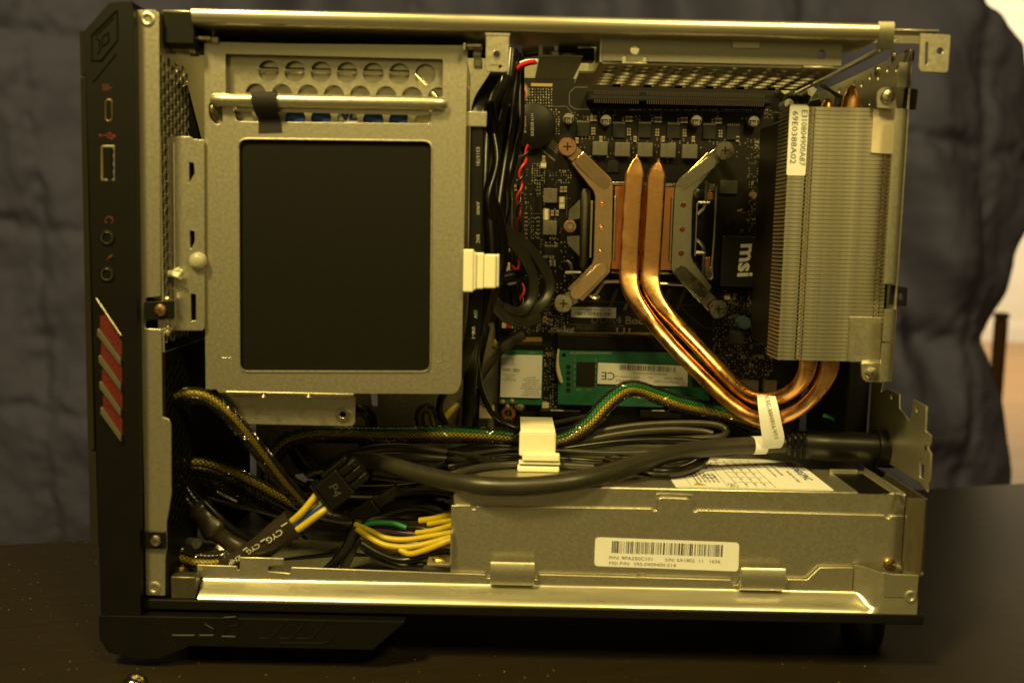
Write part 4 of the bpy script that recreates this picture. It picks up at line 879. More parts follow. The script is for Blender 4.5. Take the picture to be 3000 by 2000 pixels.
# white serial strip on the board
q = W(1739, 915, MY); st = MB().box(q.x - 10.8, q.x + 10.8, MY - .1, MY - .01, q.z - 2.5, q.z + 2.5).build('serial_strip', LABEL, MBD)
barcode('barcode', (q.x, MY - .1, q.z - .7), 17.5, 1.9, INK, st, (1, 0, 0), (0, 0, 1), 34, .03); text('strip_text', '601-B907-020 G6M162791', (q.x, MY - .13, q.z + 1.5), 1.5, INK, st, *rot2(180), ex=.01)
# white headers
for u0, v0, u1, v1, h, m in ((1470, 946, 1503, 962, 5, CREAM), (1400, 1200, 1445, 1226, 6, CREAM), (1405, 1192, 1412, 1222, 5, CREAM), (1440, 1190, 1448, 1210, 5, CREAM), (1588, 1180, 1608, 1196, 3, CREAM)): blk('header', u0, v0, u1, v1, h, m, bev=.3)
blk('header_plug', 1485, 947, 1500, 961, 6.5, RED, bev=.3)
for u in (1580, 1876): blk('board_connector', u, 1200, u + 120, 1226, 6, PLAST, bev=.3); blk('connector_latch', u + 34, 1201, u + 72, 1205, 6.4, TIN, bev=.1)
# socket frame: load plate, frame rails, levers
a = W(1690, 520, MY - 4); c_ = W(2105, 840, MY - 4)
SK = blk('socket_body', 1735, 548, 2055, 800, 3.6, CHIP, bev=.4)
SF = MY - 8.0
def wire(name, pts, r, m=TIN, parent=None, Y=SF, k=5):
    return MB().tube(cat([(W(u, v, Y + dy).x, Y + dy, W(u, v, Y + dy).z) for u, v, dy in pts], k), r, 8).build(name, m, parent or SK)
for (u0, v0, u1, v1) in ((1790, 532, 1995, 548), (1790, 792, 2000, 806)):
    a = W(u0, v0, SF); c_ = W(u1, v1, SF); MB().box(a.x, c_.x, SF, SF + 1, c_.z, a.z).build('load_plate_rail', NICKEL, SK, bevel=.3)
DULL = mat('dull_nickel', (.30, .285, .22), .3, .95, var=(200, .2))
for wg in ([(1700, 584), (1700, 640), (1664, 648), (1667, 616)], [(1698, 690), (1698, 752), (1662, 714), (1660, 692)]):
    plate('load_plate_wing', rr(pxs(wg, SF + 1), .6), [], SF + 1, .9, DULL, SK)
p0_, p1_ = W(1719, 552, SF + 1.5), W(1708, 792, SF + 1.5); xm_ = (p0_.x + p1_.x) / 2
MB().tube([(xm_, SF + 1.8, p0_.z), (xm_, SF + 1.8, p0_.z - 2), (xm_, SF + 1.8, p1_.z + 2), (xm_, SF + 1.8, p1_.z)], [1.5, 2.5, 2.5, 1.2], 14, flat=.5, upv=(0, 1, 0)).build('load_plate', DULL, SK, smooth=60)
MB().box(xm_ - 3.6, xm_ - 2.6, SF + 1.2, SF + 2.2, p1_.z, p0_.z).build('plate_crease', SLOTM, SK)
wire('load_lever', [(1698, 0, 0)] * 0 + [(1730, 872, 0), (1745, 862, 0), (1762, 838, 0), (1775, 826, 0), (1815, 825, 0), (1900, 829, 0), (2000, 834, 0), (2020, 836, 0)], .8)
wire('load_lever', [(1722, 855, 0), (1730, 868, 0), (1745, 874, 0), (1756, 868, 0)], .8)
wire('lever_hook', [(1660, 762, 0), (1672, 775, 0), (1676, 800, 1), (1684, 815, 2)], .8); wire('lever_hook', [(1656, 798, 0), (1702, 799, 0)], .9)
wire('load_lever', [(2098, 545, 0), (2097, 600, 0), (2092, 700, 0), (2086, 780, 0), (2088, 806, 0), (2082, 818, 0), (2070, 815, 0)], .6)
wire('load_lever', [(2070, 530, 0), (2066, 600, 0), (2052, 622, 0), (2040, 632, 0)], .9); wire('load_lever', [(2038, 700, 0), (2055, 715, 0), (2062, 740, 0), (2058, 815, 0)], .9)
wire('lever_hook', [(2045, 594, 0), (2078, 594, 0)], .9); wire('lever_hook', [(2038, 740, 0), (2066, 741, 0)], .9)
for u0, v0, u1, v1, m in ((2076, 536, 2094, 562, NICKEL), (2072, 562, 2090, 585, COPLATE), (2064, 752, 2080, 790, COPLATE), (2066, 782, 2084, 812, NICKEL)):
    a = W(u0, v0, SF); c_ = W(u1, v1, SF); MB().box(a.x, c_.x, SF - .3, SF + 2, c_.z, a.z).build('lever_guide', m, SK, bevel=.5)
for u, v in ((2042, 566), (2036, 782)): p = W(u, v, SF); screw((p.x, SF + 1.0, p.z), 2.2, SK, NICKEL)
p = W(1670, 663, SF); ts = MB().lathe((p.x, SF + 2, p.z), (0, -1, 0), [(3.0, 0), (3.1, 2.0), (2.8, 2.5), (1.9, 2.55), (1.6, 1.2)], 24).build('socket_screw', COPSCREW, SK, smooth=35)
star = [(p.x + (1.7 if k % 2 else 1.05) * math.cos(k * math.pi / 6), p.z + (1.7 if k % 2 else 1.05) * math.sin(k * math.pi / 6)) for k in range(12)]
MB().prism(star, SF + .2, SF + .9).build('star_recess', TIN, ts, smooth=0)

# ------------------------------------------------------------------ memory module in its slot
SLT = blk('memory_slot', 1632, 978, 2000, 1030, 7.0, SLOTM, bev=.4)
mb = MB()
for k in range(60):
    u = 1652 + k * 5.6; p = pb(u, 977); mb.box(p.x - .2, p.x + .2, MY - .35, MY - .01, p.z - .6, p.z + .6)
tag(mb.build('contact_row', GOLD, SLT, smooth=0), kind='stuff')
GY = MY - 6.0
RM = thing('memory_module', 'green laptop memory module with white certification label below the socket', 'memory module', W(1850, 1190, GY))
tilt = math.tan(RAD(1.0))
g = pxs([(1636, 1024), (2078, 1034), (2078, 1196), (1634, 1184)], GY)
plate('module_board', g, [circ(XZ(1652, 1040, GY), .9, 12)], GY, 1.0, GPCB, RM, .03)
def gb(name, u0, v0, u1, v1, h, m, parent=RM, bev=.08):
    a = W(u0, v0, GY - h); c = W(u1, v1, GY - h); return MB().box(a.x, c.x, GY - h, GY - .005, c.z, a.z).build(name, m, parent, smooth=0, bevel=bev)
for u in (1692, 2030): gb('memory_chip', u, 1060, u + 50, 1130, 1.0, CHIP)
for k in range(5): gb('module_resistor', 1660, 1068 + 17 * k, 1671, 1080 + 17 * k, .4, CHIP)
for k in range(5): smo = inst('module_capacitor', SM[5], (W(1683, 1055 + 18 * k, GY).x, GY, W(1683, 1055 + 18 * k, GY).z), RM, rot=(0, math.pi / 2, 0)); inst('module_capacitor', SM[5], (W(1745, 1055 + 18 * k, GY).x, GY, W(1745, 1055 + 18 * k, GY).z), RM, rot=(0, math.pi / 2, 0))
mb = MB()
for k in range(22): p = W(1672 + 5.6 * k, 1034, GY); mb.box(p.x - .22, p.x + .22, GY - .05, GY - .004, p.z - .5, p.z + .5)
tag(mb.build('module_pads', TIN, RM, smooth=0), kind='stuff')
for u in (1695, 1725, 1790, 1950): text('module_text', 'PWR', (W(u, 1140, GY).x, GY - .02, W(u, 1140, GY).z), 1.2, SILK, RM, *rot2(180), ex=.01)
lq = pxs([(1752, 1062), (2016, 1072), (2014, 1132), (1750, 1124)], GY - 1.2)
LB = plate('module_label', rr(lq, .6), [], GY - 1.15, .12, LABEL, RM, .02)
ya = GY - 1.18; ax, ay = rot2(178.7)
p = W(1900, 1078, ya); barcode('barcode', (W(1898, 1079, ya).x, ya + .02, W(1898, 1079, ya).z), 27, 2.6, INK, LB, rot2(-1.3)[0], rot2(-1.3)[1], 60, .03)
text('certification_mark', 'CE', (W(1782, 1100, ya).x, ya, W(1782, 1100, ya).z), 5.4, INK, LB, ax, ay, sx=1.05, sp=.95)
for s, u, v, z_ in (('99U5624-E13.A00G', 1952, 1118, 1.5), ('MSI24D4S7S8MB-8', 1840, 1115, 1.5), ('0000007439829', 1972, 1108, 1.4), ('1631', 1905, 1106, 1.4), ('ASSY IN CHINA (1)', 1838, 1104, 1.4), ('56RC5D13174JXX29-5003861', 1905, 1094, 1.3)):
    text('label_text', s, (W(u, v, ya).x, ya, W(u, v, ya).z), z_, INK, LB, ax, ay, ex=.01)
lt_ = MB().tube(cat([(W(u, v, GY - 1).x, GY - 1, W(u, v, GY - 1).z) for u, v in ((1636, 1022), (1633, 1060), (1636, 1090), (1645, 1120))], 4), [.5, .5, .55, .6, .7, .8, .9, 1.0, 1.0, 1.0, 1.0, .9, .8], 6).build('memory_latch', CREAM, SLT)
# ------------------------------------------------------------------ wireless card
WY = MY - 4.5
WC = thing('wireless_card', 'small green wireless card with white printed label left of the memory module', 'expansion card', W(1527, 1195, WY))
blk('card_slot', 1462, 1005, 1592, 1026, 5.0, SLOTM, bev=.3)
mb = MB()
for k in range(24):
    p = pb(1522 + k * 2.8, 994); mb.box(p.x - .14, p.x + .14, MY - .35, MY - .01, p.z - 1.1, p.z + 1.1)
tag(mb.build('card_contact_row', GOLD, MBD, smooth=0), kind='stuff')
plate('card_board', pxs([(1466, 1020), (1591, 1022), (1589, 1186), (1462, 1182)], WY), [], WY, .9, GPCB, WC, .03)
cl = plate('card_shield', rr(pxs([(1469, 1039), (1589, 1041), (1585, 1166), (1465, 1163)], WY - 1.4), .5), [], WY - 1.3, 1.2, LABEL, WC, .08)
yt = WY - 1.32
def ct_(s, u, v, z_, al='CENTER'): text('card_text', s, (W(u, v, yt).x, yt, W(u, v, yt).z), z_, INK, cl, *rot2(179), ex=.01, align=al)
for k, s in enumerate(('Intel Model 3168NGW', 'PN 00JT481J45U7', 'SPS 863934-855', 'WFM: D4258B9A5D42', 'FCC ID: PD93168NG', 'IC: 1000M-3168NG', 'WM: Z4258A', 'FRU PN 01AX709', 'SD-0T171')): ct_(s, 1556, 1158 - 6.6 * k, 1.05)
for k, s in enumerate(('Made in China', 'TA: 0T001', '0GWV3HX57V7')): ct_(s, 1492, 1098 + 7 * k, 1.0)
ct_('CE  0682', 1494, 1083, 2.0); ct_('CE', 1515, 1084, 2.2)
for k in range(6): ct_('CMIIT ID 2015AJ6341', 1486, 1048 + 4 * k, .75)
text('card_text', 'A04-11', (W(1556, 1032, WY).x, WY - .02, W(1556, 1032, WY).z), 1.3, SILK, WC, *rot2(179), ex=.01)
for u, v in ((1473, 1176), (1500, 1174), (1487, 1190)): p = W(u, v, WY); MB().lathe((p.x, WY, p.z), (0, -1, 0), [(1.1, 0), (1.1, .8), (.4, .9), (.4, 1.4)], 12).build('antenna_socket', GOLD, WC)
# ------------------------------------------------------------------ processor cooler
AY = 103.0
CL = thing('processor_cooler', 'copper heat pipe cooler with cross brackets and tall aluminium fin stack', 'cooler', W(1900, 900, AY))
cb = MB().prism(rr(pxs([(1802, 546), (1992, 549), (1986, 792), (1790, 788)], AY + 1), .4, 2), AY + .6, AY + 6).build('base_plate', COPLATE, CL, bevel=.2)
def arm(name, pts, Y, m):
    return plate(name, rr(pxs(pts, Y), .4, 3), [], Y, 1.2, m, CL, .35)
L_ = arm('cross_bracket', [(1672, 478), (1710, 442), (1792, 522), (1797, 545), (1793, 760), (1788, 798), (1706, 884), (1660, 846), (1732, 776), (1738, 758), (1743, 578), (1738, 560)], AY, mat('bracket_copper_reflection', (.66, .46, .28), .24, .98, bump=(500, .12, .0001), var=(120, .16), rvar=.08))  # copper reflection on the left bracket put into its base colour
R_ = arm('cross_bracket', [(2074, 444), (2104, 478), (2034, 562), (2029, 590), (2026, 748), (2032, 766), (2088, 842), (2050, 888), (1972, 802), (1965, 785), (1975, 560), (1980, 538)], AY, NICKEL)
def rib(parent, c0, c1, hw, Y, flip=True):      # long raised rounded panel outline on an arm
    a = W(*c0, Y); b_ = W(*c1, Y); d = (b_ - a).normalized(); n = Vector((-d.z, 0, d.x)); pts = []
    for k in range(9): t = math.pi * (.5 + k / 8); pts.append(a + (d * math.cos(t) + n * math.sin(t)) * hw)
    for k in range(9): t = math.pi * (-.5 + k / 8); pts.append(b_ + (d * math.cos(t) + n * math.sin(t)) * hw)
    far = (a - b_).length
    def yy(p): return Y - .08 - 1.7 * (1 - max(0, min(1, ((p - a).dot(d)) / far if flip else 1 - ((p - a).dot(d)) / far)))
    top = [Vector((p.x, yy(p), p.z)) for p in pts]; bot = [Vector((p.x, Y + .3, p.z)) for p in pts]
    MB().rings([bot, top]).build('pressed_panel', parent.data.materials[0], parent, smooth=25, bevel=.18)
rib(L_, (1704, 474), (1770, 536), 2.9, AY); rib(L_, (1688, 858), (1760, 790), 2.9, AY); rib(R_, (2078, 478), (2002, 538), 2.9, AY); rib(R_, (1994, 796), (2056, 854), 2.9, AY)
for par, us in ((L_, (1765, 1763, 1760)), (R_, (2002, 1999, 1996))):
    for u, v in zip(us, (596, 667, 737) if par is L_ else (602, 673, 743)):
        p = W(u, v, AY); MB().lathe((p.x, AY, p.z), (0, -1, 0), [(1.3, 0), (1.2, .25), (.8, .2), (.7, .05), (.35, .3), (.05, .32)], 16).build('rivet', COPSCREW if par is L_ else mat('rivet_copper', (.5, .16, .08), .35, 1) if not bpy.data.materials.get('rivet_copper') else bpy.data.materials['rivet_copper'], par)
# turned-up edges beside the brackets
for u0, u1, v0, v1, par in ((1728, 1735, 588, 755, L_), (1797, 1803, 574, 760, L_), (1963, 1969, 578, 768, R_), (2036, 2041, 596, 750, R_)):
    a = W(u0, (v0 + v1) / 2, AY); c_ = W(u1, (v0 + v1) / 2, AY); MB().box(a.x, c_.x, AY - .9, AY + .5, W(u0, v1, AY).z, W(u0, v0, AY).z).build('turned_edge', NICKEL, par, bevel=.2)
# spring screws at the arm ends
for u, v, m, (du, dv) in ((1662, 431, COPSCREW, (1704, 468)), (2122, 442, SCREW, (2084, 470)), (1650, 888, SCREW, (1686, 866)), (2103, 905, SCREW, (2062, 866))):
    p = W(u, v, AY - 2); q = W(du, dv, AY)
    s_ = screw((p.x, AY - 2.2, p.z), 4.3, CL, m, flat=True, rot=.8)
    MB().lathe((p.x, MY - .1, p.z), (0, -1, 0), [(2.2, 0), (2.2, MY - AY + 1), (3.4, MY - AY + 1.2), (3.4, MY - AY + 2)], 18).build('screw_post', NICKEL, s_)
    tw = (q - p).normalized(); n = Vector((-tw.z, 0, tw.x)); e = Vector((0, 1, 0))
    pts = [p + n * 3.4 - tw * 1, p - n * 3.4 - tw * 1, q - n * 3.5, q + n * 3.5]
    MB().prism([(a.x, a.z) for a in pts], AY + .9, AY + 1.9).build('arm_end', NICKEL if m is not COPSCREW else L_.data.materials[0], CL, bevel=.3)
# heat pipes: flattened on the base, round towards the fins
def pipe(pts, name='heat_pipe'):
    # (u, v, Y, half width, half thickness)
    k = 7; P = cat([W(u, v, Y) for u, v, Y, a, b_ in pts], k); n = len(P)
    A = [p[3] for p in pts]; B = [p[4] for p in pts]
    def lerp(T, i):
        t = i / k; j = min(int(t), len(T) - 2); f = t - j; return T[j] + (T[j + 1] - T[j]) * f
    rs = []
    for i, (T, N, Bv) in enumerate(frames(P, (0, 1, 0))):
        a, b_ = lerp(A, i), lerp(B, i); sq = 2 + 3.2 * max(0, min(1, (a / b_ - 1.1)))          # superellipse: flatter where pressed
        ring = []
        for q in range(28):
            t = 2 * math.pi * q / 28; c, s = math.cos(t), math.sin(t)
            ring.append(P[i] + Bv * a * math.copysign(abs(c) ** (2 / sq), c) + N * b_ * math.copysign(abs(s) ** (2 / sq), s))
        rs.append(ring)
    return MB().rings(rs).build(name, COPPER, CL, smooth=60)
PW, PT = 4.35, 1.7
pipe([(1866, 452, 95, .5, .5), (1866, 462, 95, .9, .8), (1864, 480, 95, 2.6, 1.2), (1860, 512, 95, PW, PT), (1855, 560, 95, PW, PT), (1848, 680, 95, PW, PT), (1843, 780, 95, PW, PT), (1843, 825, 94, PW * .97, PT * 1.2), (1860, 875, 92, 3.7, 2.5), (1915, 950, 88, 3.3, 3.0), (1990, 1035, 79, 3.1, 3.1), (2070, 1115, 68, 3.05, 3.05), (2140, 1180, 57, 3.0, 3.0), (2210, 1222, 48, 2.95, 2.95), (2280, 1224, 41, 2.9, 2.9), (2345, 1195, 36, 2.9, 2.9), (2395, 1145, 32, 3.1, 2.6), (2425, 1090, 29, 3.45, 2.1), (2432, 1050, 28, 3.55, 1.9), (2436, 1000, 28, 3.55, 1.9)])
pipe([(1930, 464, 95, .5, .5), (1929, 474, 95, .9, .8), (1926, 490, 95, 2.6, 1.2), (1922, 520, 95, PW, PT), (1918, 600, 95, PW, PT), (1912, 700, 95, PW, PT), (1906, 790, 95, PW, PT), (1906, 832, 94, PW * .97, PT * 1.2), (1925, 880, 92, 3.7, 2.5), (1978, 945, 88, 3.3, 3.0), (2050, 1020, 79, 3.1, 3.1), (2120, 1095, 68, 3.05, 3.05), (2175, 1145, 57, 3.0, 3.0), (2225, 1168, 48, 2.95, 2.95), (2275, 1165, 41, 2.9, 2.9), (2325, 1140, 35, 2.9, 2.9), (2355, 1105, 31, 3.15, 2.5), (2367, 1070, 29, 3.35, 2.1), (2369, 1040, 28, 3.45, 1.9), (2372, 1000, 28, 3.45, 1.9)])
for u, v in ((2494, 318), (2424, 318)):
    w_ = 4.0 if u > 2450 else 2.6; q = W(u, v, 27); hgt = 8.5 if u > 2450 else 3.6
    MB().rings([[q + Vector((a * math.cos(t), b_ * math.sin(t), h)) for t in [2 * math.pi * k / 18 for k in range(18)]] for a, b_, h in ((w_, 2.2, -6), (w_, 2.2, 0), (w_ * .8, 1.8, hgt * .5), (w_ * .45, 1.2, hgt * .85), (w_ * .15, .5, hgt))]).build('pipe_tip', COPPER, CL, smooth=60)
# fin stack
FY = 20.0; FD = 15.5
fx0, fx1 = XZ(2300, 640, FY)[0] , XZ(2606, 640, FY)[0]
fz1 = XZ(2440, 313, FY)[1]; fz0 = XZ(2400, 1056, FY)[1]
nf = 64; pit = (fz1 - fz0) / nf
xc = (fx0 + fx1) / 2; hw = (fx1 - fx0) / 2
gx = XZ(2362, 640, FY)[0] - xc; gx2 = XZ(2592, 640, FY)[0] - xc
mb = MB()
mb.box(-hw, hw, .35, FD, 0, .28)                                      # blade
mb.box(-hw, gx - 1.6, 0, .35, 0, pit - .17)                          # folded front lips
mb.box(gx + 1.2, gx2 - 2.2, 0, .35, 0, pit - .17); mb.box(gx2 + .2, hw, .1, .35, 0, pit - .3)
mb.box(-hw, -hw + .3, .35, FD, .28, pit * .55)
for g0 in (gx - 1.0, gx2 - 2.0):                                     # interlocking tabs
    mb.add([(g0, .1, .1), (g0 + 1.1, .1, .3), (g0 + 1.1, .1, pit - .1), (g0, .1, pit - .35), (g0 + .2, -.55, pit * .5), (g0 + .9, -.45, pit * .62), (g0, 1.2, .1), (g0 + 1.1, 1.2, pit - .1)], [(0, 1, 5, 4), (1, 2, 5), (2, 3, 4, 5), (3, 0, 4), (0, 6, 7, 1), (3, 2, 7, 6)])
    mb.box(g0 + 1.25, g0 + 1.9, .5, 1.0, .2, pit * .8)
fin_me = mb.mesh('fin', (0, 0, 0), [ALU], 0)
FS = MB().box(fx0 + 3, fx1 - 2, FY + FD, FY + FD + 40, fz0 + 2, fz1 - 2).build('blower_housing', PLAST, CL, bevel=1)
for k in range(nf): inst('fin', fin_me, (xc + random.uniform(-.05, .05), FY + random.uniform(-.06, .06), fz0 + k * pit), CL)
MB().box(fx0 - .2, fx0 + 6, FY + .2, FY + FD - 1, fz1 + .02, fz1 + .6).build('end_fin', ALU, CL)
# strip of copper behind the tab columns
for g0 in (gx, gx2 - 1): MB().box(xc + g0 - .6, xc + g0 + 1.6, FY + 1.3, FY + 1.6, fz0, fz1).build('pipe_strip', COPPER, CL)
# pads, mounting straps and screws
pdm = pxs([(2560, 320), (2622, 322), (2615, 452), (2552, 448)], FY - .6)
plate('foam_pad', rr(pdm, .3), [], FY - .8, 1.0, FOIL, CL, .1)
sp_ = pxs([(2490, 928), (2582, 930), (2576, 1062), (2484, 1058)], FY - .6)
st_ = plate('mounting_strap', rr(sp_, .3), [], FY - .9, .85, STEEL, CL, .1)
plate('strap_foot', rr(pxs([(2524, 1064), (2588, 1062), (2586, 1120), (2536, 1118), (2526, 1104)], ry + 4), [.3, .3, .5, 1.8, 1]), [], ry + 4, 1, STEEL, st_); 
a = W(2526, 1062, FY - .9); c_ = W(2578, 1062, FY - .9); z_ = XZ(2550, 1064, ry + 4)[1]
MB().add([(XZ(2526, 1064, ry + 4)[0], ry + 4.3, z_), (XZ(2588, 1064, ry + 4)[0], ry + 4.3, z_), (c_.x, FY - .5, c_.z + 1), (a.x, FY - .5, a.z + 1), (XZ(2526, 1064, ry + 4)[0], ry + 4.3, z_ - .8), (XZ(2588, 1064, ry + 4)[0], ry + 4.3, z_ - .8), (c_.x, FY - .5, c_.z), (a.x, FY - .5, a.z)], [(0, 1, 2, 3), (4, 7, 6, 5), (0, 4, 5, 1), (1, 5, 6, 2), (2, 6, 7, 3), (3, 7, 4, 0)]).build('strap_web', STEEL, st_, smooth=0)
p = W(2552, 1093, ry + 4); screw((p.x, ry + 3.9, p.z), 2.3, st_, SCREW)
er = plate('mounting_ear', rr(pxs([(2568, 268), (2590, 254), (2622, 258), (2628, 320), (2570, 316)], ry + 4), [2, 2, 1, .3, .3]), [], ry + 4, 1, STEEL, CL)
p = W(2600, 284, ry + 4); screw((p.x, ry + 3.9, p.z), 2.6, er, SCREW)
q0 = W(2572, 316, ry + 4); q1 = W(2626, 318, ry + 4)
# white part-number label on the fins
lb_ = pxs([(2314, 309), (2370, 310), (2356, 515), (2308, 513)], FY - .3)
mx_ = sum(p[0] for p in lb_) / 4; zq0, zq1 = lb_[2][1], lb_[0][1]
wd = (lb_[1][0] - lb_[0][0]) / 2
LF = plate('part_label', rr(rect(mx_ - wd, mx_ + wd, zq0, zq1), .9), [], FY - .35, .12, LABEL, CL, .02)
ax, ay = rot2(-90)
text('label_text', 'E310804900A87', (mx_ + 1.9, FY - .42, zq1 - 11.6), 3.0, INK, LF, ax, ay, ex=.01, sx=1.02)
text('label_text', '69E0388A02', (mx_ - 1.5, FY - .42, zq1 - 11.6), 3.0, INK, LF, ax, ay, ex=.01, sx=1.25)
# crumpled clear film behind the fin stack top
film = mat('antistatic_film', (.35, .36, .26), .25, .3, trans=.35, bump=(90, .6, .002))
FM = thing('film_strip', 'crumpled shiny film strip sticking out above the fin stack', 'film', W(2400, 320, 60))
rows = [(2420, 325, 66), (2400, 290, 60), (2395, 262, 58), (2375, 235, 62)]; rows2 = [(2360, 325, 70), (2372, 296, 64), (2390, 258, 66), (2360, 240, 70)]
MB().rings([[W(*a), W(*b_), W(*b_) + Vector((0, .3, .1)), W(*a) + Vector((0, .3, .1))] for a, b_ in zip(rows, rows2)]).build('film_piece', film, FM, smooth=0)
MB().rings([[W(*a), W(*b_), W(*b_) + Vector((0, .3, .1)), W(*a) + Vector((0, .3, .1))] for a, b_ in zip([(2468, 325, 64), (2476, 285, 58), (2440, 265, 56), (2400, 236, 60)], [(2440, 325, 68), (2448, 285, 64), (2430, 270, 66), (2385, 246, 66)])]).build('film_piece', film, FM, smooth=0)
# ------------------------------------------------------------------ power supply
PY = 8.6
zTop = W(2000, 1431, 9).z
px0, px1 = XZ(1324, 1480, PY)[0], XZ(2652, 1540, PY)[0]
PS = thing('power_supply', 'long flat steel power supply with white barcode label along the case floor', 'power supply', ((px0 + px1) / 2, 40, zf + .4))
MB().box(px0 + .5, px1, PY + .95, 86, zf + 1.0, zTop).build('steel_shell', STEEL, PS, bevel=.7)
cv = [(1322, 1480), (1378, 1480), (1383, 1492), (1392, 1492), (1396, 1482), (1910, 1489), (1914, 1496), (1924, 1496), (1930, 1462), (1938, 1457), (2016, 1460), (2024, 1468), (2028, 1497), (2038, 1500), (2044, 1494), (2592, 1509), (2596, 1518), (2606, 1518), (2610, 1511), (2650, 1511), (2640, 1690)]
c_ = pxs(cv, PY); plate('side_cover', rr(c_[:-1] + [(c_[-2][0], zf + 1.2), (c_[0][0], zf + 1.2)], .35, 3), [circ(XZ(1880, 1680, PY), 1.6)], PY, .9, STEEL, PS, .16)
# rounded rib round the cover tongue
MB().tube(cat([(x, PY + .9, z) for x, z in pxs([(1922, 1484), (1926, 1455), (1936, 1449), (2020, 1452), (2031, 1460), (2036, 1488)], PY)], 4), .45, 8).build('tongue_rib', STEEL, PS)
# dark rolled end plate
mb = MB(); x0_ = XZ(2655, 1560, 2)[0]; x1_ = XZ(2716, 1560, 2)[0]
loop = [(x0_, 2.0), (x0_ + 1.6, 1.4), (x1_ - 1.5, 1.6), (x1_, 3.0), (x1_, 80), (x1_ - .9, 80), (x1_ - .9, 4), (x0_, 4)]
mb.rings([[Vector((x, y, z)) for x, y in loop] for z in (XZ(2680, 1688, 2)[1], zTop - .3)]).build('end_plate', mat('dark_steel', (.22, .19, .125), .34, .8, bump=(900, .25, .0001), var=(300, .2), stretch=(1, 1, .2)), PS, smooth=35)
p = W(2622, 1665, 3); screw((p.x, PY - .1, p.z), 2.2, PS, BRASS)
p = W(1388, 1398, 0); q = H(1385, 1400, zTop); screw((q.x, q.y + 1, zTop), 2.4, PS, NICKEL, ax=(0, 0, 1))
# inlet recess on top at the rear, ledge
q0 = H(2420, 1372, zTop); q1 = H(2560, 1432, zTop)
MB().box(q0.x, px1 - 6, 9, 38, zTop - .02, zTop + .05).build('top_opening', SLOTM, PS)
MB().box(q0.x - 1, px1 - 8, 38.2, 39.2, zTop + .02, zTop + 1.6).build('opening_lip', RAILM, PS)
MB().box(px1 - 4, px1 - 3, 2.5, 42, zTop + .02, zTop + 1.4).build('top_lip', STEEL, PS, bevel=.3)
# left mounting foot with screw
q = W(1318, 1560, PY); MB().sheet([(0, 0)], 0, 1, 1) if False else None
xf = XZ(1318, 1600, 6)[0]; zf0 = XZ(1280, 1655, 6)[1]
MB().rings([[Vector((x, y, z)) for x, z in ((xf + 1.0, XZ(1316, 1560, 6)[1]), (xf + .1, XZ(1316, 1560, 6)[1]), (xf + .1, zf0 + 1.2), (xf - .6, zf0 + .6), (xf - 8.5, zf0 + .6), (xf - 8.5, zf0 - .4), (xf, zf0 - .4), (xf + 1.0, zf0 + .5))] for y in (6, 14)]).build('mounting_foot', STEEL, PS, smooth=0, bevel=.25)
screw((xf - 4.2, 10, zf0 + .6), 2.7, PS, BRASS, ax=(0, 0, 1))
# white barcode label on the front
lb_ = rr(pxs([(1744, 1573), (2166, 1589), (2163, 1673), (1741, 1657)], PY - .1), 1.6)
LP = plate('barcode_label', lb_, [], PY - .13, .12, LABEL, PS, .02)
yt = PY - .16
ax, ay = rot2(-.9)
c0 = W(1956, 1607, yt); barcode('barcode', (c0.x, yt + .03, c0.z), 42, 4.6, INK, LP, ax, ay, 62, .04)
def lt2(s, u, v, z_, sx=1.22): q = W(u, v, yt); text('label_text', s, (q.x, yt, q.z), z_, INK, LP, ax, ay, align='LEFT', ex=.01, sx=sx)
lt2('P/N: 9PA350C101', 1784, 1633, 1.85); lt2('S/N: SA1802  11   1636', 1948, 1639, 1.8); lt2('MSI P/N:  S93-0909400-S14', 1784, 1649, 1.85)
# rating label on top
x0_, x1_, y0_, y1_ = 64.0, 123.5, 10.5, 60
RL = plateF('rating_label', rr(rect(x0_, x1_, y0_, y1_), 1.5), [], (0, 0, zTop + .08), (1, 0, 0), (0, 1, 0), .12, LABEL, PS, .02)
zt5 = zTop + .17; tx, ty = (0, -1, 0), (1, 0, 0)
def rt(s, x, y, z_, m=INK, bold=0, sx=1.0): text('rating_text', s, (x, y, zt5), z_, m, RL, tx, ty, ex=.01, bold=bold, sx=sx, align='LEFT')
rt('FSP350-60GPNC', 118.5, 56, 4.6, BINK, .12, .95); rt('Switching Power Supply', 114, 40, 1.9)
rt('MODEL NO: FSP350-60GPNC', 110, 52, 1.6); rt('AC INPUT: 100-240V~ 5A 50-60Hz', 107, 52, 1.5); rt('DC OUTPUT', 104, 52, 1.5)
mb = MB()
for x in (102, 98.5, 95, 91.5, 88): mb.box(x, x + .18, y0_ + 2, y1_ - 3, zt5 - .02, zt5 + .02)
for y in (20, 28, 36, 44, 52): mb.box(88, 102, y, y + .18, zt5 - .02, zt5 + .021)
for x in (84, 70): mb.box(x, x + .15, y0_ + 2, y1_ - 3, zt5 - .02, zt5 + .02)
mb.box(x0_ + 1, x1_ - 1, y0_ + .8, y0_ + .95, zt5 - .02, zt5 + .02)
mb.build('rating_table', INK, RL, smooth=0)
for x in (99, 95.5, 92): 
    for y, s in ((51, '+12V1'), (43, '+12V2'), (35, '+5V'), (27, '-12V'), (19, '5Vsb')): rt(s, x, y, 1.4)
for k in range(6): rt('CAUTION: HAZARDOUS AREA', 82 - k * 1.7, 34, 1.1)
rt('CE', 86, 52, 4.5); rt('EAC', 86, 18, 3.8)
for x, y, r in ((80, 42, 2.0), (73, 30, 2.2), (80, 28, 2.4)): MB().tube([(x + r * math.cos(t), y + r * math.sin(t), zt5) for t in [k * math.pi / 10 for k in range(21)]], .2, 5, False).build('approval_mark', INK, RL)
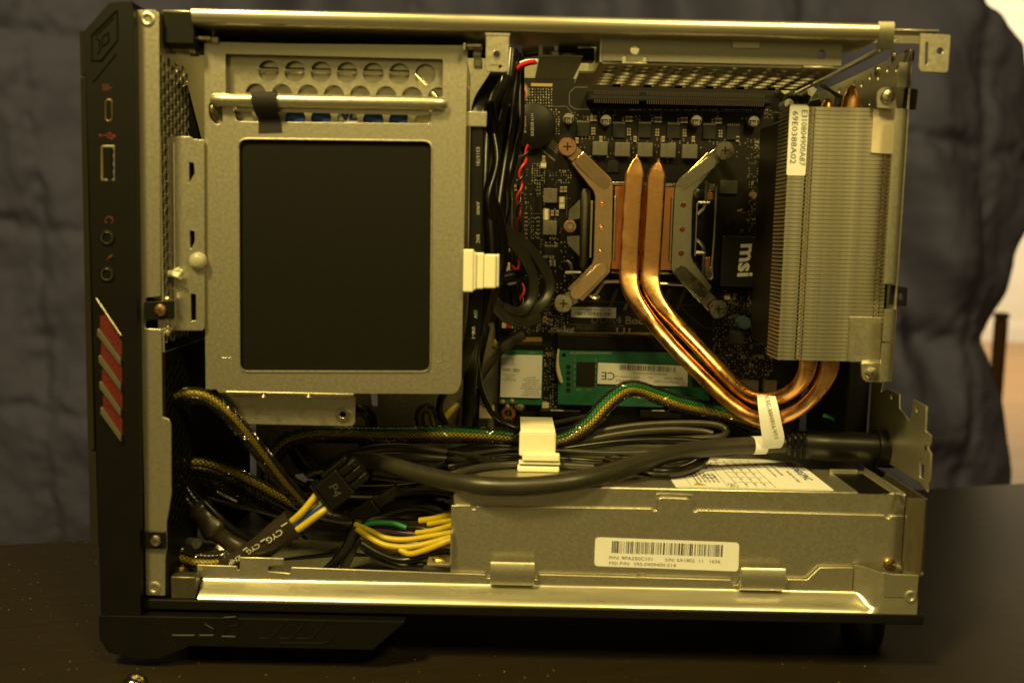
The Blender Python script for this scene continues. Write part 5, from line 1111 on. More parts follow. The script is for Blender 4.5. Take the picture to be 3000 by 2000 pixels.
MB().add([(71, 14, zt5), (76.5, 14, zt5), (73.5, 19, zt5)], [(0, 1, 2)]).build('warning_triangle', YEL, RL, smooth=0)
MB().box(65.5, 70, 40, 48, zt5 - .02, zt5 + .02).build('rating_badge', mat('bronze_print', (.35, .16, .03), .5), RL)
# dark shroud in the rear corner under the fin stack
xq = XZ(2440, 1180, 80)[0]
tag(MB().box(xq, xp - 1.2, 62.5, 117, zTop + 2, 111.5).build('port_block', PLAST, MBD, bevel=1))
# ------------------------------------------------------------------ cables, clips, connectors
def WP(pts): return [W(u, v, Y) for u, v, Y in pts]
def clear_top(P, r):      # keep a cable on top of the power supply instead of inside it
    out = []
    for p in P:
        if p.x > px0 - 2 and p.y > PY - r and p.z < zTop + r:
            d = p - CAM_POS; p = CAM_POS + d * ((zTop + r - CAM_POS.z) / d.z)
        out.append(p)
    return out
def one(o, label, ct, group=None): return tag(o, label, ct, group)
def cable(name, pts, r, m, label, ct='cable', group=None, n=10, k=8, flat=1.0, upv=None):
    P = cat(WP(pts), k)
    if 'bundle' in name: P = clear_top(P, r)
    b = P[len(P) // 2]
    o = MB().tube(P, r, n, flat=flat, upv=upv).build(name, m, None, base=b, smooth=60)
    return one(o, label, ct, group)
def ribbon(name, pts, hw, ht, m, label, ct='cable', group=None, k=8, side=(1, 0, 0), lobes=0):
    """flat cable, hw half width along 'side', ht half thickness"""
    P = cat(WP(pts), k); b = P[len(P) // 2]; rs = []
    for T, N, B in frames(P, side):
        rs.append([])
    for (T, N, B), p in zip(frames(P, side), P):
        ring = []
        for q in range(16):
            t = 2 * math.pi * q / 16; c, s = math.cos(t), math.sin(t)
            ring.append(p + N * hw * math.copysign(abs(c) ** .45, c) + B * ht * math.copysign(abs(s) ** .7, s) * (1 + (.35 * math.cos(lobes * t) if lobes else 0)))
        rs[P.index(p)] = ring
    o = MB().rings(rs).build(name, m, None, base=b, smooth=60)
    return one(o, label, ct, group)
def sleeved(name, pts, r, wires, label, twist=.02, strands=13, wr=.40, group='braid sleeved power cables', k=10, phase=0.):
    P = resample(cat(WP(pts), k), .8); b = P[len(P) // 2]
    T = thing(name, label, 'cable', b, group)
    F = frames(P, (0, -1, 0))
    nw = len(wires)
    for i, m in enumerate(wires):
        path = []
        for j, ((t, N, B), p) in enumerate(zip(F, P)):
            if j % 3 and j != len(P) - 1: continue
            a = phase + 2 * math.pi * i / nw + twist * j
            path.append(p + (N * math.cos(a) + B * math.sin(a)) * r * (.52 if nw > 1 else 0))
        MB().tube(path, r * wr, 8).build('wire', m, T, smooth=60)
    mb = MB(); rate = .8 * .95 / r
    for d in (1, -1):
        for s in range(strands):
            path = []
            for j, ((t, N, B), p) in enumerate(zip(F, P)):
                a = 2 * math.pi * s / strands + d * rate * j
                rad = r * (1.0 + .035 * math.sin(j * rate * strands / 2 + (0 if d > 0 else math.pi)))
                path.append(p + (N * math.cos(a) + B * math.sin(a)) * rad)
            mb.tube(path, .125 if r > 2 else .10, 3)
    tag(mb.build('braid', BRAID, T, smooth=60), kind='stuff')
    return T
# --- braided sleeves
sleeved('sleeved_cable', [(782, 1440, 70), (790, 1390, 70), (812, 1325, 66), (850, 1290, 64), (920, 1272, 64), (1000, 1272, 64), (1130, 1274, 62), (1300, 1272, 60), (1450, 1278, 60), (1530, 1288, 60), (1600, 1292, 62), (1660, 1282, 64), (1725, 1240, 68), (1780, 1180, 74), (1830, 1142, 80), (1870, 1140, 84), (1930, 1160, 88), (2010, 1186, 90), (2120, 1208, 92), (2220, 1240, 95), (2280, 1262, 96)], 3.7, [GRN, YEL, PUR, PVC, PVC, PVC, PVC], 'long mesh sleeved cable with yellow and green wires over the memory module', .0025, 14, .40, phase=-1.35)
sleeved('sleeved_cable', [(480, 1240, 20), (490, 1200, 16), (518, 1170, 13), (562, 1158, 11.5), (610, 1168, 11.5), (660, 1205, 12), (715, 1265, 15), (770, 1335, 20), (820, 1400, 27), (870, 1455, 35), (905, 1490, 42)], 3.0, [YELD, PVC, PVC, PVC, PVC], 'arching mesh sleeved cable leaving the front wall below the drive cage', .004, 14, .40, phase=-.9)
sleeved('sleeved_cable', [(500, 1395, 30), (515, 1372, 30), (555, 1362, 31), (610, 1366, 33), (680, 1390, 36), (750, 1425, 40), (820, 1462, 45), (880, 1495, 50)], 3.5, [YELD, PVC, YELD, PVC], 'upper of two mesh sleeved cables curving right from the front wall', .004, 13, .42, phase=-1.1)
sleeved('sleeved_cable', [(505, 1415, 34), (545, 1392, 35), (600, 1394, 37), (670, 1420, 40), (740, 1458, 44), (810, 1495, 48), (850, 1515, 52)], 3.6, [PVC, PVC, PVC], 'darker lower mesh sleeved cable curving right from the front wall', .015, 13, .4)
sleeved('sleeved_cable', [(510, 1362, 26), (516, 1390, 25), (535, 1430, 24), (560, 1465, 23), (585, 1492, 23)], 3.2, [PVC, PVC, PVC, PVC], 'short black mesh sleeved cable running down into brown heat shrink', .015, 13, .4)
sleeved('sleeved_cable', [(466, 1582, 20), (490, 1598, 18), (530, 1624, 16), (585, 1640, 15), (640, 1640, 15), (690, 1632, 15)], 3.4, [YELD, PVC, YELD, PVC], 'mesh sleeved cable with yellow wires along the bottom rail', .004, 14, .44, phase=.2)
sleeved('sleeved_cable', [(1090, 1262, 92), (1086, 1225, 92), (1060, 1200, 92), (1030, 1210, 94)], 2.6, [PVC, PVC, YELD], 'dark mesh sleeved cable bend behind the drive cage flange', .02, 11, .4)
sleeved('sleeved_cable', [(1240, 1265, 96), (1228, 1230, 96), (1236, 1200, 97), (1262, 1200, 98), (1275, 1240, 97), (1282, 1262, 96)], 2.2, [YELD, PVC, PVC], 'small looped mesh sleeved cable under the cable bundle', .02, 10, .4)
sleeved('sleeved_cable', [(1345, 1255, 100), (1352, 1215, 102), (1368, 1170, 104), (1388, 1100, 108)], 1.8, [YELD, PVC, ORN], 'thin mesh sleeved cable rising to the board edge', .02, 9, .42)
# --- brown heat-shrink lump
P = cat(WP([(575, 1478, 23), (600, 1510, 22), (640, 1560, 21), (690, 1600, 22), (740, 1630, 25)]), 8)
HS = MB().tube(P, [3.6 + .55 * math.sin(i * .55) + (1.3 if i < 16 else .2) * min(1, i / 4) for i in range(len(P))], 16, flat=.8, upv=(0, 1, 0)).build('heat_shrink', SHRINK, None, base=P[10], smooth=70); one(HS, 'lumpy brown black heat shrink tube slanting down in the corner', 'heat shrink tube')
# --- second heat-shrink with white print, three wires, black plug
P = cat(WP([(655, 1658, 14), (700, 1645, 13), (760, 1608, 12.5), (820, 1560, 12), (862, 1530, 12)]), 8)
H2 = thing('printed_heat_shrink', 'black heat shrink sleeve with white CYG print ending in yellow wires', 'heat shrink tube', P[16])
MB().tube(P, [4.2 + 1.5 * i / (len(P) - 1) for i in range(len(P))], 18, flat=.72, upv=(0, 1, 0)).build('sleeve_tube', SHRINK, H2, smooth=70)
for s, u, v, dg in (('CYG', 804, 1568, 216), ('CYG', 741, 1606, 214), ('ZHP', 688, 1639, 208)):
    q = W(u, v, 8.3); text('sleeve_print', s, (q.x, q.y - (.4 if u > 780 else 0), q.z), 3.1 if u > 780 else 2.5, WINK, H2, *rot2(dg), ex=.02, sx=1.15)
for (a, b_) in (((824, 1541), (842, 1530)), ((776, 1578), (764, 1586)), ((724, 1603), (712, 1611))):
    p, q = W(*a, 8.2), W(*b_, 8.2); MB().tube([p, q], .22, 5).build('sleeve_print', WINK, H2)
GP4 = 'wires between the printed sleeve and the black plug'
for pts, m, lb in (([(845, 1535, 11), (880, 1505, 10), (912, 1468, 11), (930, 1445, 12)], YEL, 'topmost thick yellow wire entering the black square plug'), ([(860, 1538, 13), (890, 1508, 13), (925, 1478, 13), (950, 1460, 13)], YEL, 'middle yellow wire entering the black square plug'), ([(850, 1548, 11), (885, 1522, 11), (925, 1492, 12), (955, 1472, 13)], BLU, 'blue wire beside the yellow wires at the black square plug'), ([(862, 1558, 10), (895, 1535, 10), (935, 1505, 10), (972, 1480, 12)], YEL, 'lowest yellow wire entering the black square plug')):
    cable('plug_wire', pts, 1.35 if m is YEL else 1.2, m, lb, 'wire', GP4)
pk = W(985, 1430, 10); PK = thing('power_plug', 'square black four pin plug marked P4 on yellow wires', 'plug', pk)
e1 = Vector(rot2(40)[0]); e2 = Vector(rot2(40)[1]); Mx = frame_m(pk, e1, Vector((0, 1, 0)))
def pbx(name, x0, x1, z0, z1, y0, y1, m=PLAST, bev=.4):
    M = Matrix((e1, Vector((0, 1, 0)), e2)).transposed().to_4x4(); M.translation = pk
    return MB().box(x0, x1, y0, y1, z0, z1, M).build(name, m, PK, smooth=0, bevel=bev)
pbx('plug_body', -6.2, 4.6, -5.6, 5.6, -1, 9); pbx('plug_collar', -7.2, -6.2, -7.0, 7.0, -1.6, 9.6); 
for z0 in (-5.0, -1.6, 1.8): pbx('plug_key', 4.6, 11.5, z0, z0 + 2.7, .5, 3.2)
pbx('plug_nose', 4.6, 11, -5.0, 4.8, 3.4, 8.5); pbx('latch', -2, 9.8, 5.65, 7.2, 1, 5)
for z0 in (-2.8, .6, 3.8): pbx('plug_rib', 9, 12.2, z0, z0 + .6, .2, 1.2, PVC2, .1)
q = pk + Vector((0, -1.05, 0)) - e1 * .6 - e2 * .2; text('plug_mark', 'P4', q, 5.0, mat('moulded_mark', (.045, .04, .032), .5), PK, rot2(-62)[0], rot2(-62)[1], ex=.05)
# --- flat drive plug below it
pk2 = W(1075, 1500, 30); DP = thing('drive_plug', 'slim black drive plug lying slanted above the yellow wires', 'plug', pk2)
e1 = Vector(rot2(37)[0]); e2 = Vector(rot2(37)[1]); M = Matrix((e1, Vector((0, 1, 0)), e2)).transposed().to_4x4(); M.translation = pk2
MB().box(-7, 4.5, 0, 8, -2.8, 2.8, M).build('plug_body', PLAST, DP, smooth=0, bevel=.5); MB().box(4.5, 15, 1, 6, -1.9, 1.9, M).build('plug_nose', PLAST, DP, smooth=0, bevel=.4)
for k in range(4): MB().box(-6.5 + 2.6 * k, -5.2 + 2.6 * k, -.35, .05, -2.4, 2.4, M).build('plug_rib', PLAST, DP, smooth=0)
GD = 'thin black leads from the slim drive plug'
ribbon('drive_lead', [(1050, 1522, 30), (1038, 1560, 28), (1012, 1610, 26), (975, 1655, 24), (935, 1688, 22)], 1.0, 2.1, PVC, 'flat black lead running down from the slim drive plug', 'cable', GD, side=(0, 1, 0))
ribbon('drive_lead', [(1058, 1526, 33), (1048, 1570, 32), (1026, 1625, 31), (1000, 1680, 30)], .9, 1.8, PVC2, 'greyer flat lead beside the one from the slim drive plug', 'cable', GD, side=(0, 1, 0))
# --- yellow bundle at the power supply
GY_ = 'power supply output wires'
for i, (pts, m, r, lb) in enumerate((
    ([(1040, 1535, 28), (1080, 1552, 26), (1130, 1575, 24), (1190, 1580, 22), (1260, 1570, 20), (1330, 1558, 18)], YEL, 1.35, 'yellow wire at the top of the bundle entering the power supply'),
    ([(1045, 1548, 24), (1085, 1575, 22), (1130, 1596, 20), (1190, 1602, 18), (1250, 1592, 17), (1330, 1570, 16)], YEL, 1.4, 'bright yellow wire sagging in the middle of the power supply bundle'),
    ([(1058, 1570, 26), (1095, 1598, 25), (1140, 1610, 24), (1200, 1606, 22), (1290, 1590, 20)], YEL, 1.3, 'yellow wire sagging lowest on the left of the power supply bundle'),
    ([(1172, 1610, 18), (1200, 1622, 16), (1240, 1612, 15), (1290, 1592, 14), (1330, 1578, 14)], YEL, 1.4, 'short yellow wire curving up into the power supply from below'),
    ([(1176, 1622, 20), (1210, 1628, 20), (1260, 1612, 20), (1330, 1600, 18)], YEL, 1.3, 'lowest short yellow wire at the foot of the power supply'),
    ([(1220, 1560, 24), (1260, 1555, 22), (1300, 1545, 20), (1340, 1532, 18)], YEL, 1.3, 'yellow wire rising to the upper slot of the power supply'),
    ([(1230, 1525, 30), (1270, 1520, 28), (1310, 1508, 26), (1345, 1495, 24)], YEL, 1.6, 'uppermost fat yellow wire behind the edge of the power supply'),
    ([(1255, 1535, 28), (1295, 1528, 26), (1340, 1520, 24)], YEL, 1.5, 'yellow wire just under the uppermost fat yellow wire'),
    ([(1060, 1536, 32), (1100, 1530, 32), (1150, 1532, 32), (1190, 1545, 32)], GRN, 1.2, 'green wire lying on top of the yellow wire bundle'),
    ([(1050, 1545, 34), (1110, 1552, 34), (1180, 1560, 33), (1260, 1565, 30), (1335, 1545, 28)], PUR, 1.2, 'dark purple wire among the yellow power supply wires'),
    ([(1040, 1560, 36), (1110, 1585, 36), (1200, 1592, 34), (1330, 1580, 32)], PVC, 1.4, 'black wire behind the yellow power supply wires'),
    ([(1200, 1545, 26), (1240, 1548, 24), (1290, 1560, 22), (1335, 1568, 22)], PVC, 1.3, 'black wire crossing between the yellow power supply wires'),
    ([(1060, 1590, 20), (1110, 1620, 18), (1170, 1640, 17), (1230, 1632, 17), (1290, 1615, 18), (1335, 1612, 18)], PVC, 1.6, 'thick black wire under the yellow power supply wires'),
    ([(1060, 1600, 24), (1105, 1635, 22), (1165, 1655, 22), (1240, 1655, 22)], PVC2, 1.5, 'grey black wire lowest beneath the yellow bundle'))):
    cable('supply_wire', pts, r * .86, m, lb, 'wire', GY_)
# --- mains cord with moulded plug and flag label
CORDP = [(2312, 1300, 44), (2260, 1302, 44), (2200, 1304, 42), (2100, 1310, 38), (2000, 1322, 31), (1900, 1348, 22), (1800, 1380, 13), (1700, 1405, 6), (1600, 1419, 4), (1500, 1425, 4), (1400, 1421, 6), (1300, 1405, 14), (1200, 1380, 24), (1130, 1358, 34), (1080, 1348, 42), (1020, 1352, 46), (960, 1372, 50)]
CT = thing('mains_cord', 'thick black mains cord with moulded plug crossing above the power supply', 'cord', W(1500, 1425, 22))
MB().tube(cat(WP(CORDP), 8), 3.55, 18).build('cord', CORD, CT, smooth=70)
P = WP([(2300, 1300, 44), (2312, 1300, 44), (2355, 1303, 44), (2362, 1303, 44), (2420, 1306, 44), (2560, 1312, 44)])
MB().tube(P, [4.2, 5.6, 6.2, 6.6, 6.9, 6.7], 20, flat=.9).build('plug_body', PLAST, CT, smooth=40)
for i in range(3):
    for s in (-1, 1):
        q = W(2316 + i * 17, 1302 + s * 22, 40); MB().box(q.x - .55, q.x + .55, 36.8, 38.6, q.z - 2.1, q.z + 2.1).build('strain_rib', SLOTM, CT, bevel=.2)
P = WP([(2560, 1312, 44), (2562, 1312, 44), (2600, 1314, 44), (2622, 1315, 44), (2632, 1316, 44)]); MB().tube(P, [6.7, 7.6, 7.9, 7.6, 6.4], 20).build('plug_end', PLAST, CT, smooth=40)
fa = WP([(2218, 1156, 38), (2222, 1200, 35), (2228, 1250, 35), (2234, 1290, 36.5), (2232, 1312, 39), (2222, 1322, 43)]); fb = WP([(2272, 1160, 36), (2282, 1200, 34), (2290, 1240, 34.5), (2298, 1280, 36.5), (2292, 1306, 39), (2278, 1316, 43)])
FL = thing('cord_flag', 'white paper flag label with printed number wrapped on the mains cord', 'label', W(2258, 1240, 38))
LA, LB_ = cat(fa, 5), cat(fb, 5)
MB().rings([[a, b_, b_ + Vector((0, .15, 0)), a + Vector((0, .15, 0))] for a, b_ in zip(LA, LB_)]).build('flag', LABEL, FL, smooth=60)
q = W(2216, 1304, 37.5); MB().tube(WP([(2204, 1304, 42), (2240, 1303, 43)]), 3.75, 18).build('wrap', LABEL, FL, smooth=60)
q = W(2259, 1222, 34.6); dq = (W(2270, 1265, 35) - W(2248, 1172, 35.6)).normalized(); cn = dq.cross(Vector((0, -1, 0))).normalized()
text('flag_text', 'K3C-3001016-V03', q + Vector((0, -.45, 0)), 2.35, INK, FL, dq, (dq.cross(Vector((0, 1, 0)))).normalized(), ex=.01, sx=1.0)
# --- grey black bundle over the power supply
GB = 'grey black cable bundle over the power supply'
for pts, r, m, fl, lb in (
    ([(900, 1392, 60), (960, 1362, 58), (1040, 1328, 56), (1120, 1312, 54), (1200, 1312, 53), (1300, 1326, 52), (1380, 1340, 52), (1440, 1352, 54)], 2.6, PVC2, 1.6, 'wide grey black flat cable under the long sleeved cable'),
    ([(930, 1380, 54), (1020, 1352, 50), (1110, 1338, 48), (1200, 1338, 47), (1300, 1345, 48), (1370, 1352, 50)], 2.3, PVC2, 1.5, 'second flat grey black cable below the wide one'),
    ([(1220, 1395, 50), (1290, 1360, 48), (1360, 1338, 46), (1450, 1322, 46), (1520, 1318, 47), (1650, 1322, 48), (1780, 1328, 50), (1900, 1325, 52), (2010, 1310, 54)], 1.7, PVC2, 1.4, 'narrow grey black cable passing through the white clip'),
    ([(1230, 1408, 46), (1300, 1376, 44), (1370, 1356, 42), (1450, 1344, 42), (1530, 1340, 43), (1650, 1345, 44), (1760, 1352, 46), (1850, 1350, 48)], 1.9, PVC, 1.4, 'black cable just below the one passing through the white clip'),
    ([(1250, 1420, 42), (1330, 1388, 40), (1410, 1368, 40), (1500, 1360, 42), (1620, 1362, 43), (1740, 1368, 44)], 1.8, PVC2, 1.3, 'lowest grey black cable of the bundle left of the white clip'),
    ([(1310, 1325, 58), (1380, 1310, 56), (1450, 1308, 55), (1530, 1312, 56)], 2.0, PVC, 1.5, 'short black cable humping up beside the white clip'),
    ([(1640, 1300, 74), (1740, 1268, 72), (1850, 1248, 70), (1960, 1240, 68), (2060, 1240, 66), (2112, 1248, 64), (2128, 1266, 62), (2100, 1280, 60), (2000, 1286, 58), (1900, 1292, 56)], 1.7, PVC2, 1.2, 'long looped grey cable doubling back under the flag label'),
    ([(1640, 1312, 70), (1740, 1285, 68), (1850, 1266, 66), (1960, 1258, 64), (2050, 1262, 62), (2090, 1270, 60)], 1.6, PVC2, 1.2, 'inner grey cable of the doubled loop'),
    ([(1600, 1325, 60), (1720, 1306, 58), (1850, 1292, 56), (1980, 1290, 54), (2080, 1296, 52)], 2.0, PVC, 1.3, 'black cable under the doubled grey loop'),
    ([(1780, 1350, 46), (1850, 1372, 40), (1930, 1383, 36), (2000, 1378, 36), (2050, 1355, 38), (2070, 1325, 44)], 2.9, PVC, 1.5, 'fat black cable loop resting on the rating label'),
    ([(1800, 1340, 50), (1870, 1358, 45), (1950, 1362, 42), (2010, 1350, 42), (2050, 1328, 46)], 1.7, PVC2, 1.5, 'slim grey cable inside the fat black loop'),
    ([(1560, 1250, 100), (1650, 1235, 98), (1740, 1215, 96), (1780, 1205, 96)], 1.7, PVC2, 1.4, 'thin grey cable emerging behind the white clip'),
    ([(1560, 1275, 96), (1640, 1262, 94), (1720, 1238, 92)], 1.9, PVC, 1.4, 'thin black cable behind the sleeved cable at the white clip'),
    ([(1960, 1196, 100), (2040, 1208, 100), (2120, 1226, 100), (2200, 1262, 98)], 2.2, PVC, 1.3, 'black cable below the sleeved cable beside the copper pipes')):
    cable('bundle_cable', pts, r, m, lb, 'cable', GB, flat=1 / fl, upv=(0, .6, .8))
# twisted cover on one cable
# --- left column: flat printed cable and black leads beside the cage
SA = thing('ribbon_cable', 'flat black ribbon cable with white print along the cage side', 'cable', W(1395, 600, 14))
P = cat(WP([(1462, 205, 40), (1440, 240, 30), (1410, 290, 18), (1400, 340, 14), (1398, 420, 13), (1396, 600, 13), (1394, 760, 13), (1392, 900, 14), (1378, 1000, 18), (1350, 1080, 26), (1318, 1140, 36)]), 8)
rs = []
for (T, N, B), p in zip(frames(P, (1, 0, 0)), P):
    rs.append([p + N * 2.6 * math.copysign(abs(math.cos(t)) ** .4, math.cos(t)) + B * .7 * math.sin(t) for t in [2 * math.pi * q / 16 for q in range(16)]])
MB().rings(rs).build('ribbon', PVC, SA, smooth=60)
for s, v in (('SATA', 345), ('E315781', 460), ('AWM', 610), ('80C', 700), ('30V', 920), ('VW-1', 975)):
    u = 1400 if v < 800 else 1393; q = W(u if v != 975 else 1386, v, 13); text('ribbon_print', s, (q.x, q.y - .85 if v < 900 else q.y + .3, q.z), 1.75, GREY, SA, *rot2(-89), ex=.02, sp=1.15)
GL = 'black leads running down beside the drive cage'
LD = (
    ([(1500, 150, 60), (1490, 240, 55), (1462, 340, 45), (1440, 480, 36), (1432, 620, 30), (1440, 760, 28), (1420, 880, 28), (1400, 980, 30)], 2.3, 'fat black lead nearest the ribbon cable'),
    ([(1512, 160, 62), (1505, 260, 58), (1492, 380, 50), (1470, 520, 42), (1452, 660, 36), (1446, 780, 34), (1430, 900, 34)], 2.1, 'black lead second from the ribbon cable'),
    ([(1520, 170, 66), (1520, 270, 62), (1518, 380, 56), (1496, 480, 50), (1468, 600, 44), (1462, 720, 40), (1455, 800, 38)], 2.0, 'glossy black lead bowing outward over the coin cell'),
    ([(1500, 210, 70), (1506, 300, 66), (1504, 400, 60), (1484, 500, 54), (1470, 620, 48), (1450, 740, 44)], 1.8, 'glossy black lead just inside the bowing lead'),
    ([(1480, 190, 64), (1470, 300, 58), (1476, 420, 50), (1474, 520, 46), (1462, 640, 42), (1460, 780, 40)], 2.2, 'black lead crossing behind the bowing leads'),
    ([(1450, 260, 48), (1425, 380, 40), (1418, 520, 34), (1412, 680, 30), (1410, 800, 30), (1400, 940, 32), (1382, 1060, 40), (1372, 1180, 60), (1366, 1250, 80)], 2.2, 'long black lead reaching down past the white clip'),
    ([(1480, 320, 70), (1462, 440, 64), (1472, 560, 58), (1465, 680, 54), (1455, 800, 52), (1435, 940, 56)], 2.0, 'deep black lead next to the red twisted wire'),
    ([(1430, 300, 34), (1450, 420, 38), (1436, 560, 34), (1462, 660, 36), (1470, 760, 38), (1440, 860, 36), (1408, 960, 36)], 2.2, 'thick black lead weaving in front of the bundle'),
    ([(1488, 230, 52), (1440, 330, 40), (1455, 470, 34), (1428, 590, 28), (1450, 700, 30), (1425, 800, 30)], 1.5, 'thin black lead crossing the front of the bundle'),
    ([(1470, 260, 56), (1500, 360, 52), (1470, 480, 46), (1485, 600, 44), (1460, 700, 42), (1470, 790, 42)], 1.6, 'thin black lead snaking through the middle of the bundle'),
    ([(1540, 150, 62), (1580, 146, 58), (1612, 150, 54)], 2.2, 'short fat cable arching to the steel corner bracket'))
for pts, r, lb in LD: cable('black_lead', pts, r * 1.22, PVC, lb, 'cable', GL)
for pts, hw, lb in (
    ([(1475, 670, 50), (1520, 700, 56), (1570, 750, 62), (1605, 810, 66), (1608, 860, 66), (1575, 905, 62), (1525, 922, 56), (1475, 908, 50), (1440, 870, 44)], 2.2, 'outer flat black cable loop marked USB beside the white clip'),
    ([(1470, 690, 46), (1505, 715, 50), (1540, 760, 55), (1562, 820, 58), (1556, 880, 58), (1520, 915, 54), (1470, 900, 48)], 2.2, 'inner flat black cable loop beside the white clip'),
    ([(1452, 830, 36), (1440, 880, 40), (1480, 930, 46), (1530, 945, 52), (1580, 930, 58)], 2.0, 'lowest flat black cable loop under the white clip')):
    ribbon('looped_cable', pts, .9, hw, CORD, lb, 'cable', 'flat cable loops beside the white clip', side=(0, 1, 0))
q = W(1484, 724, 48); 
LU = [o for o in bpy.data.objects if o.name.startswith('looped_cable')][0]
text('cable_print', 'USB', (W(1480, 728, 44).x, 44, W(1480, 728, 44).z), 2.6, WINK, LU, *rot2(-38), ex=.02)
GS = 'black leads dropping behind the cable bundle'
for pts, r, lb in (
    ([(1470, 815, 60), (1500, 808, 62), (1525, 806, 64)], 2.6, 'short thick black cable sticking out of the white clip'),
    ([(1500, 830, 70), (1508, 880, 72), (1520, 930, 74)], 2.2, 'dark cable stub hanging inside the loops'),
    ([(1420, 960, 60), (1400, 1060, 70), (1392, 1150, 84), (1388, 1250, 96)], 2.4, 'dark lead dropping straight down left of the wireless card'),
    ([(1392, 1000, 40), (1400, 1090, 60), (1412, 1150, 80), (1445, 1215, 90), (1500, 1250, 92), (1560, 1262, 90)], 1.3, 'thin black wire curving below the wireless card'),
    ([(1345, 1080, 30), (1300, 1150, 50), (1288, 1200, 70), (1310, 1255, 80)], 1.6, 'black wire curling behind the cage corner'),
    ([(1452, 920, 90), (1458, 980, 96), (1450, 1020, 100)], 1.2, 'thin black wire beside the card slot')):
    cable('drop_lead', pts, r, PVC, lb, 'cable', GS)
ribbon('dark_strap', [(1532, 982, 104), (1474, 1020, 96), (1420, 1082, 84), (1372, 1160, 76)], 1.2, 2.2, PVC2, 'dark flat strap slanting across to the card slot', 'strap', side=(0, 1, 0))
cable('yellow_wire', [(1455, 950, 100), (1452, 990, 98), (1446, 1018, 96)], 1.3, YEL, 'short yellow wire beside the card slot', 'wire')
cable('yellow_wire', [(1300, 1228, 84), (1325, 1200, 88), (1342, 1185, 90)], 1.5, YEL, 'yellow wire end below the drive cage corner', 'wire')
cable('yellow_wire', [(1465, 720, 84), (1468, 745, 86), (1474, 762, 88)], 1.0, YEL, 'thin yellow wire inside the cable loops', 'wire')
cable('green_wire', [(2412, 1216, 80), (2440, 1224, 78), (2458, 1245, 76)], .9, GRN, 'short green wire behind the mains plug', 'wire')
# red and black twisted pair
for k, (m, lb) in enumerate(((RED, 'red wire of the twisted pair beside the board edge'), (PVC, 'black wire of the twisted pair beside the board edge'))):
    P = resample(cat(WP([(1552, 428, 108), (1535, 470, 106), (1524, 540, 104), (1520, 600, 104), (1520, 660, 104), (1522, 700, 104), (1515, 760, 102), (1518, 800, 100), (1530, 850, 100), (1525, 890, 100)]), 8), .8)
    Q = [p + (N * math.cos(k * math.pi + .42 * j) + B * math.sin(k * math.pi + .42 * j)) * .95 for j, ((T, N, B), p) in enumerate(zip(frames(P), P))]
    one(MB().tube(Q, .65, 7).build('twisted_wire', m, None, base=Q[len(Q) // 2], smooth=60), lb, 'wire', 'twisted pair beside the board')
cable('red_wire', [(1512, 206, 58), (1530, 192, 56), (1552, 184, 54), (1570, 182, 52)], 1.1, RED, 'short red wire under the top rail', 'wire')
cable('pale_wire', [(1522, 186, 60), (1545, 179, 57), (1575, 178, 52)], .7, LABEL, 'thin pale wire above the short red wire', 'wire')
for k in range(3): cable('red_wire', [(1500 + 4 * k, 780 + 6 * k, 96), (1512 + 4 * k, 792 + 5 * k, 94), (1524, 806 + 4 * k, 92)], .8, RED, ('upper', 'middle', 'lower')[k] + ' red wire at the small plug inside the cable loops', 'wire', 'red wires at the small plug')
p = W(1478, 795, 90); so_ = MB().box(p.x - 3, p.x + 2.5, 88, 94, p.z - 4, p.z + 4).build('small_plug', CREAM, None, base=(p.x, 92, p.z), bevel=.4); one(so_, 'small cream plug half hidden inside the cable loops', 'plug')
# --- white cable clips
C1 = thing('cable_clip', 'white nylon clip gripping the cables on the cage side', 'cable clip', W(1405, 855, 8), 'white cable clips')
def cbx(parent, name, u0, v0, u1, v1, y0, y1, bev=.5):
    a = W(u0, v0, y0); c = W(u1, v1, y0); return MB().box(a.x, c.x, y0, y1, c.z, a.z).build(name, NYLON, parent, smooth=0, bevel=bev)
cbx(C1, 'clip_base', 1358, 730, 1386, 856, 6, 14); cbx(C1, 'clip_arm', 1386.5, 740, 1416, 847, 7.5, 16); cbx(C1, 'clip_jaw', 1419, 745, 1452, 845, 7, 20); cbx(C1, 'jaw_lip', 1452.3, 745, 1461, 842, 8, 22); cbx(C1, 'clip_step', 1380, 738, 1394, 850, 6.6, 9)
C2 = thing('cable_clip', 'tall white nylon clip standing on the power supply around the cables', 'cable clip', H(1575, 1395, zTop), 'white cable clips')
cbx(C2, 'clip_front', 1522, 1264, 1628, 1338, 30, 33, .8)
a = W(1524, 1264, 30); c_ = W(1628, 1264, 30); P_ = [(30, a.z - .4), (30.2, a.z + .2), (31, a.z + .7), (33, a.z + .9), (57, a.z + .9)]
MB().sheet(P_, a.x + .2, c_.x - .2, -2.4).build('clip_top', NYLON, C2, smooth=60, bevel=.5)
cbx(C2, 'clip_lip', 1530, 1328, 1640, 1352, 27.5, 31, .6); cbx(C2, 'clip_shelf', 1520, 1352, 1642, 1362, 28.5, 33, .4)
a = W(1516, 1362, 30); c_ = W(1638, 1392, 30); MB().box(a.x, c_.x, 29, 36, zTop + .1, a.z - .1).build('clip_foot', NYLON, C2, bevel=.6)
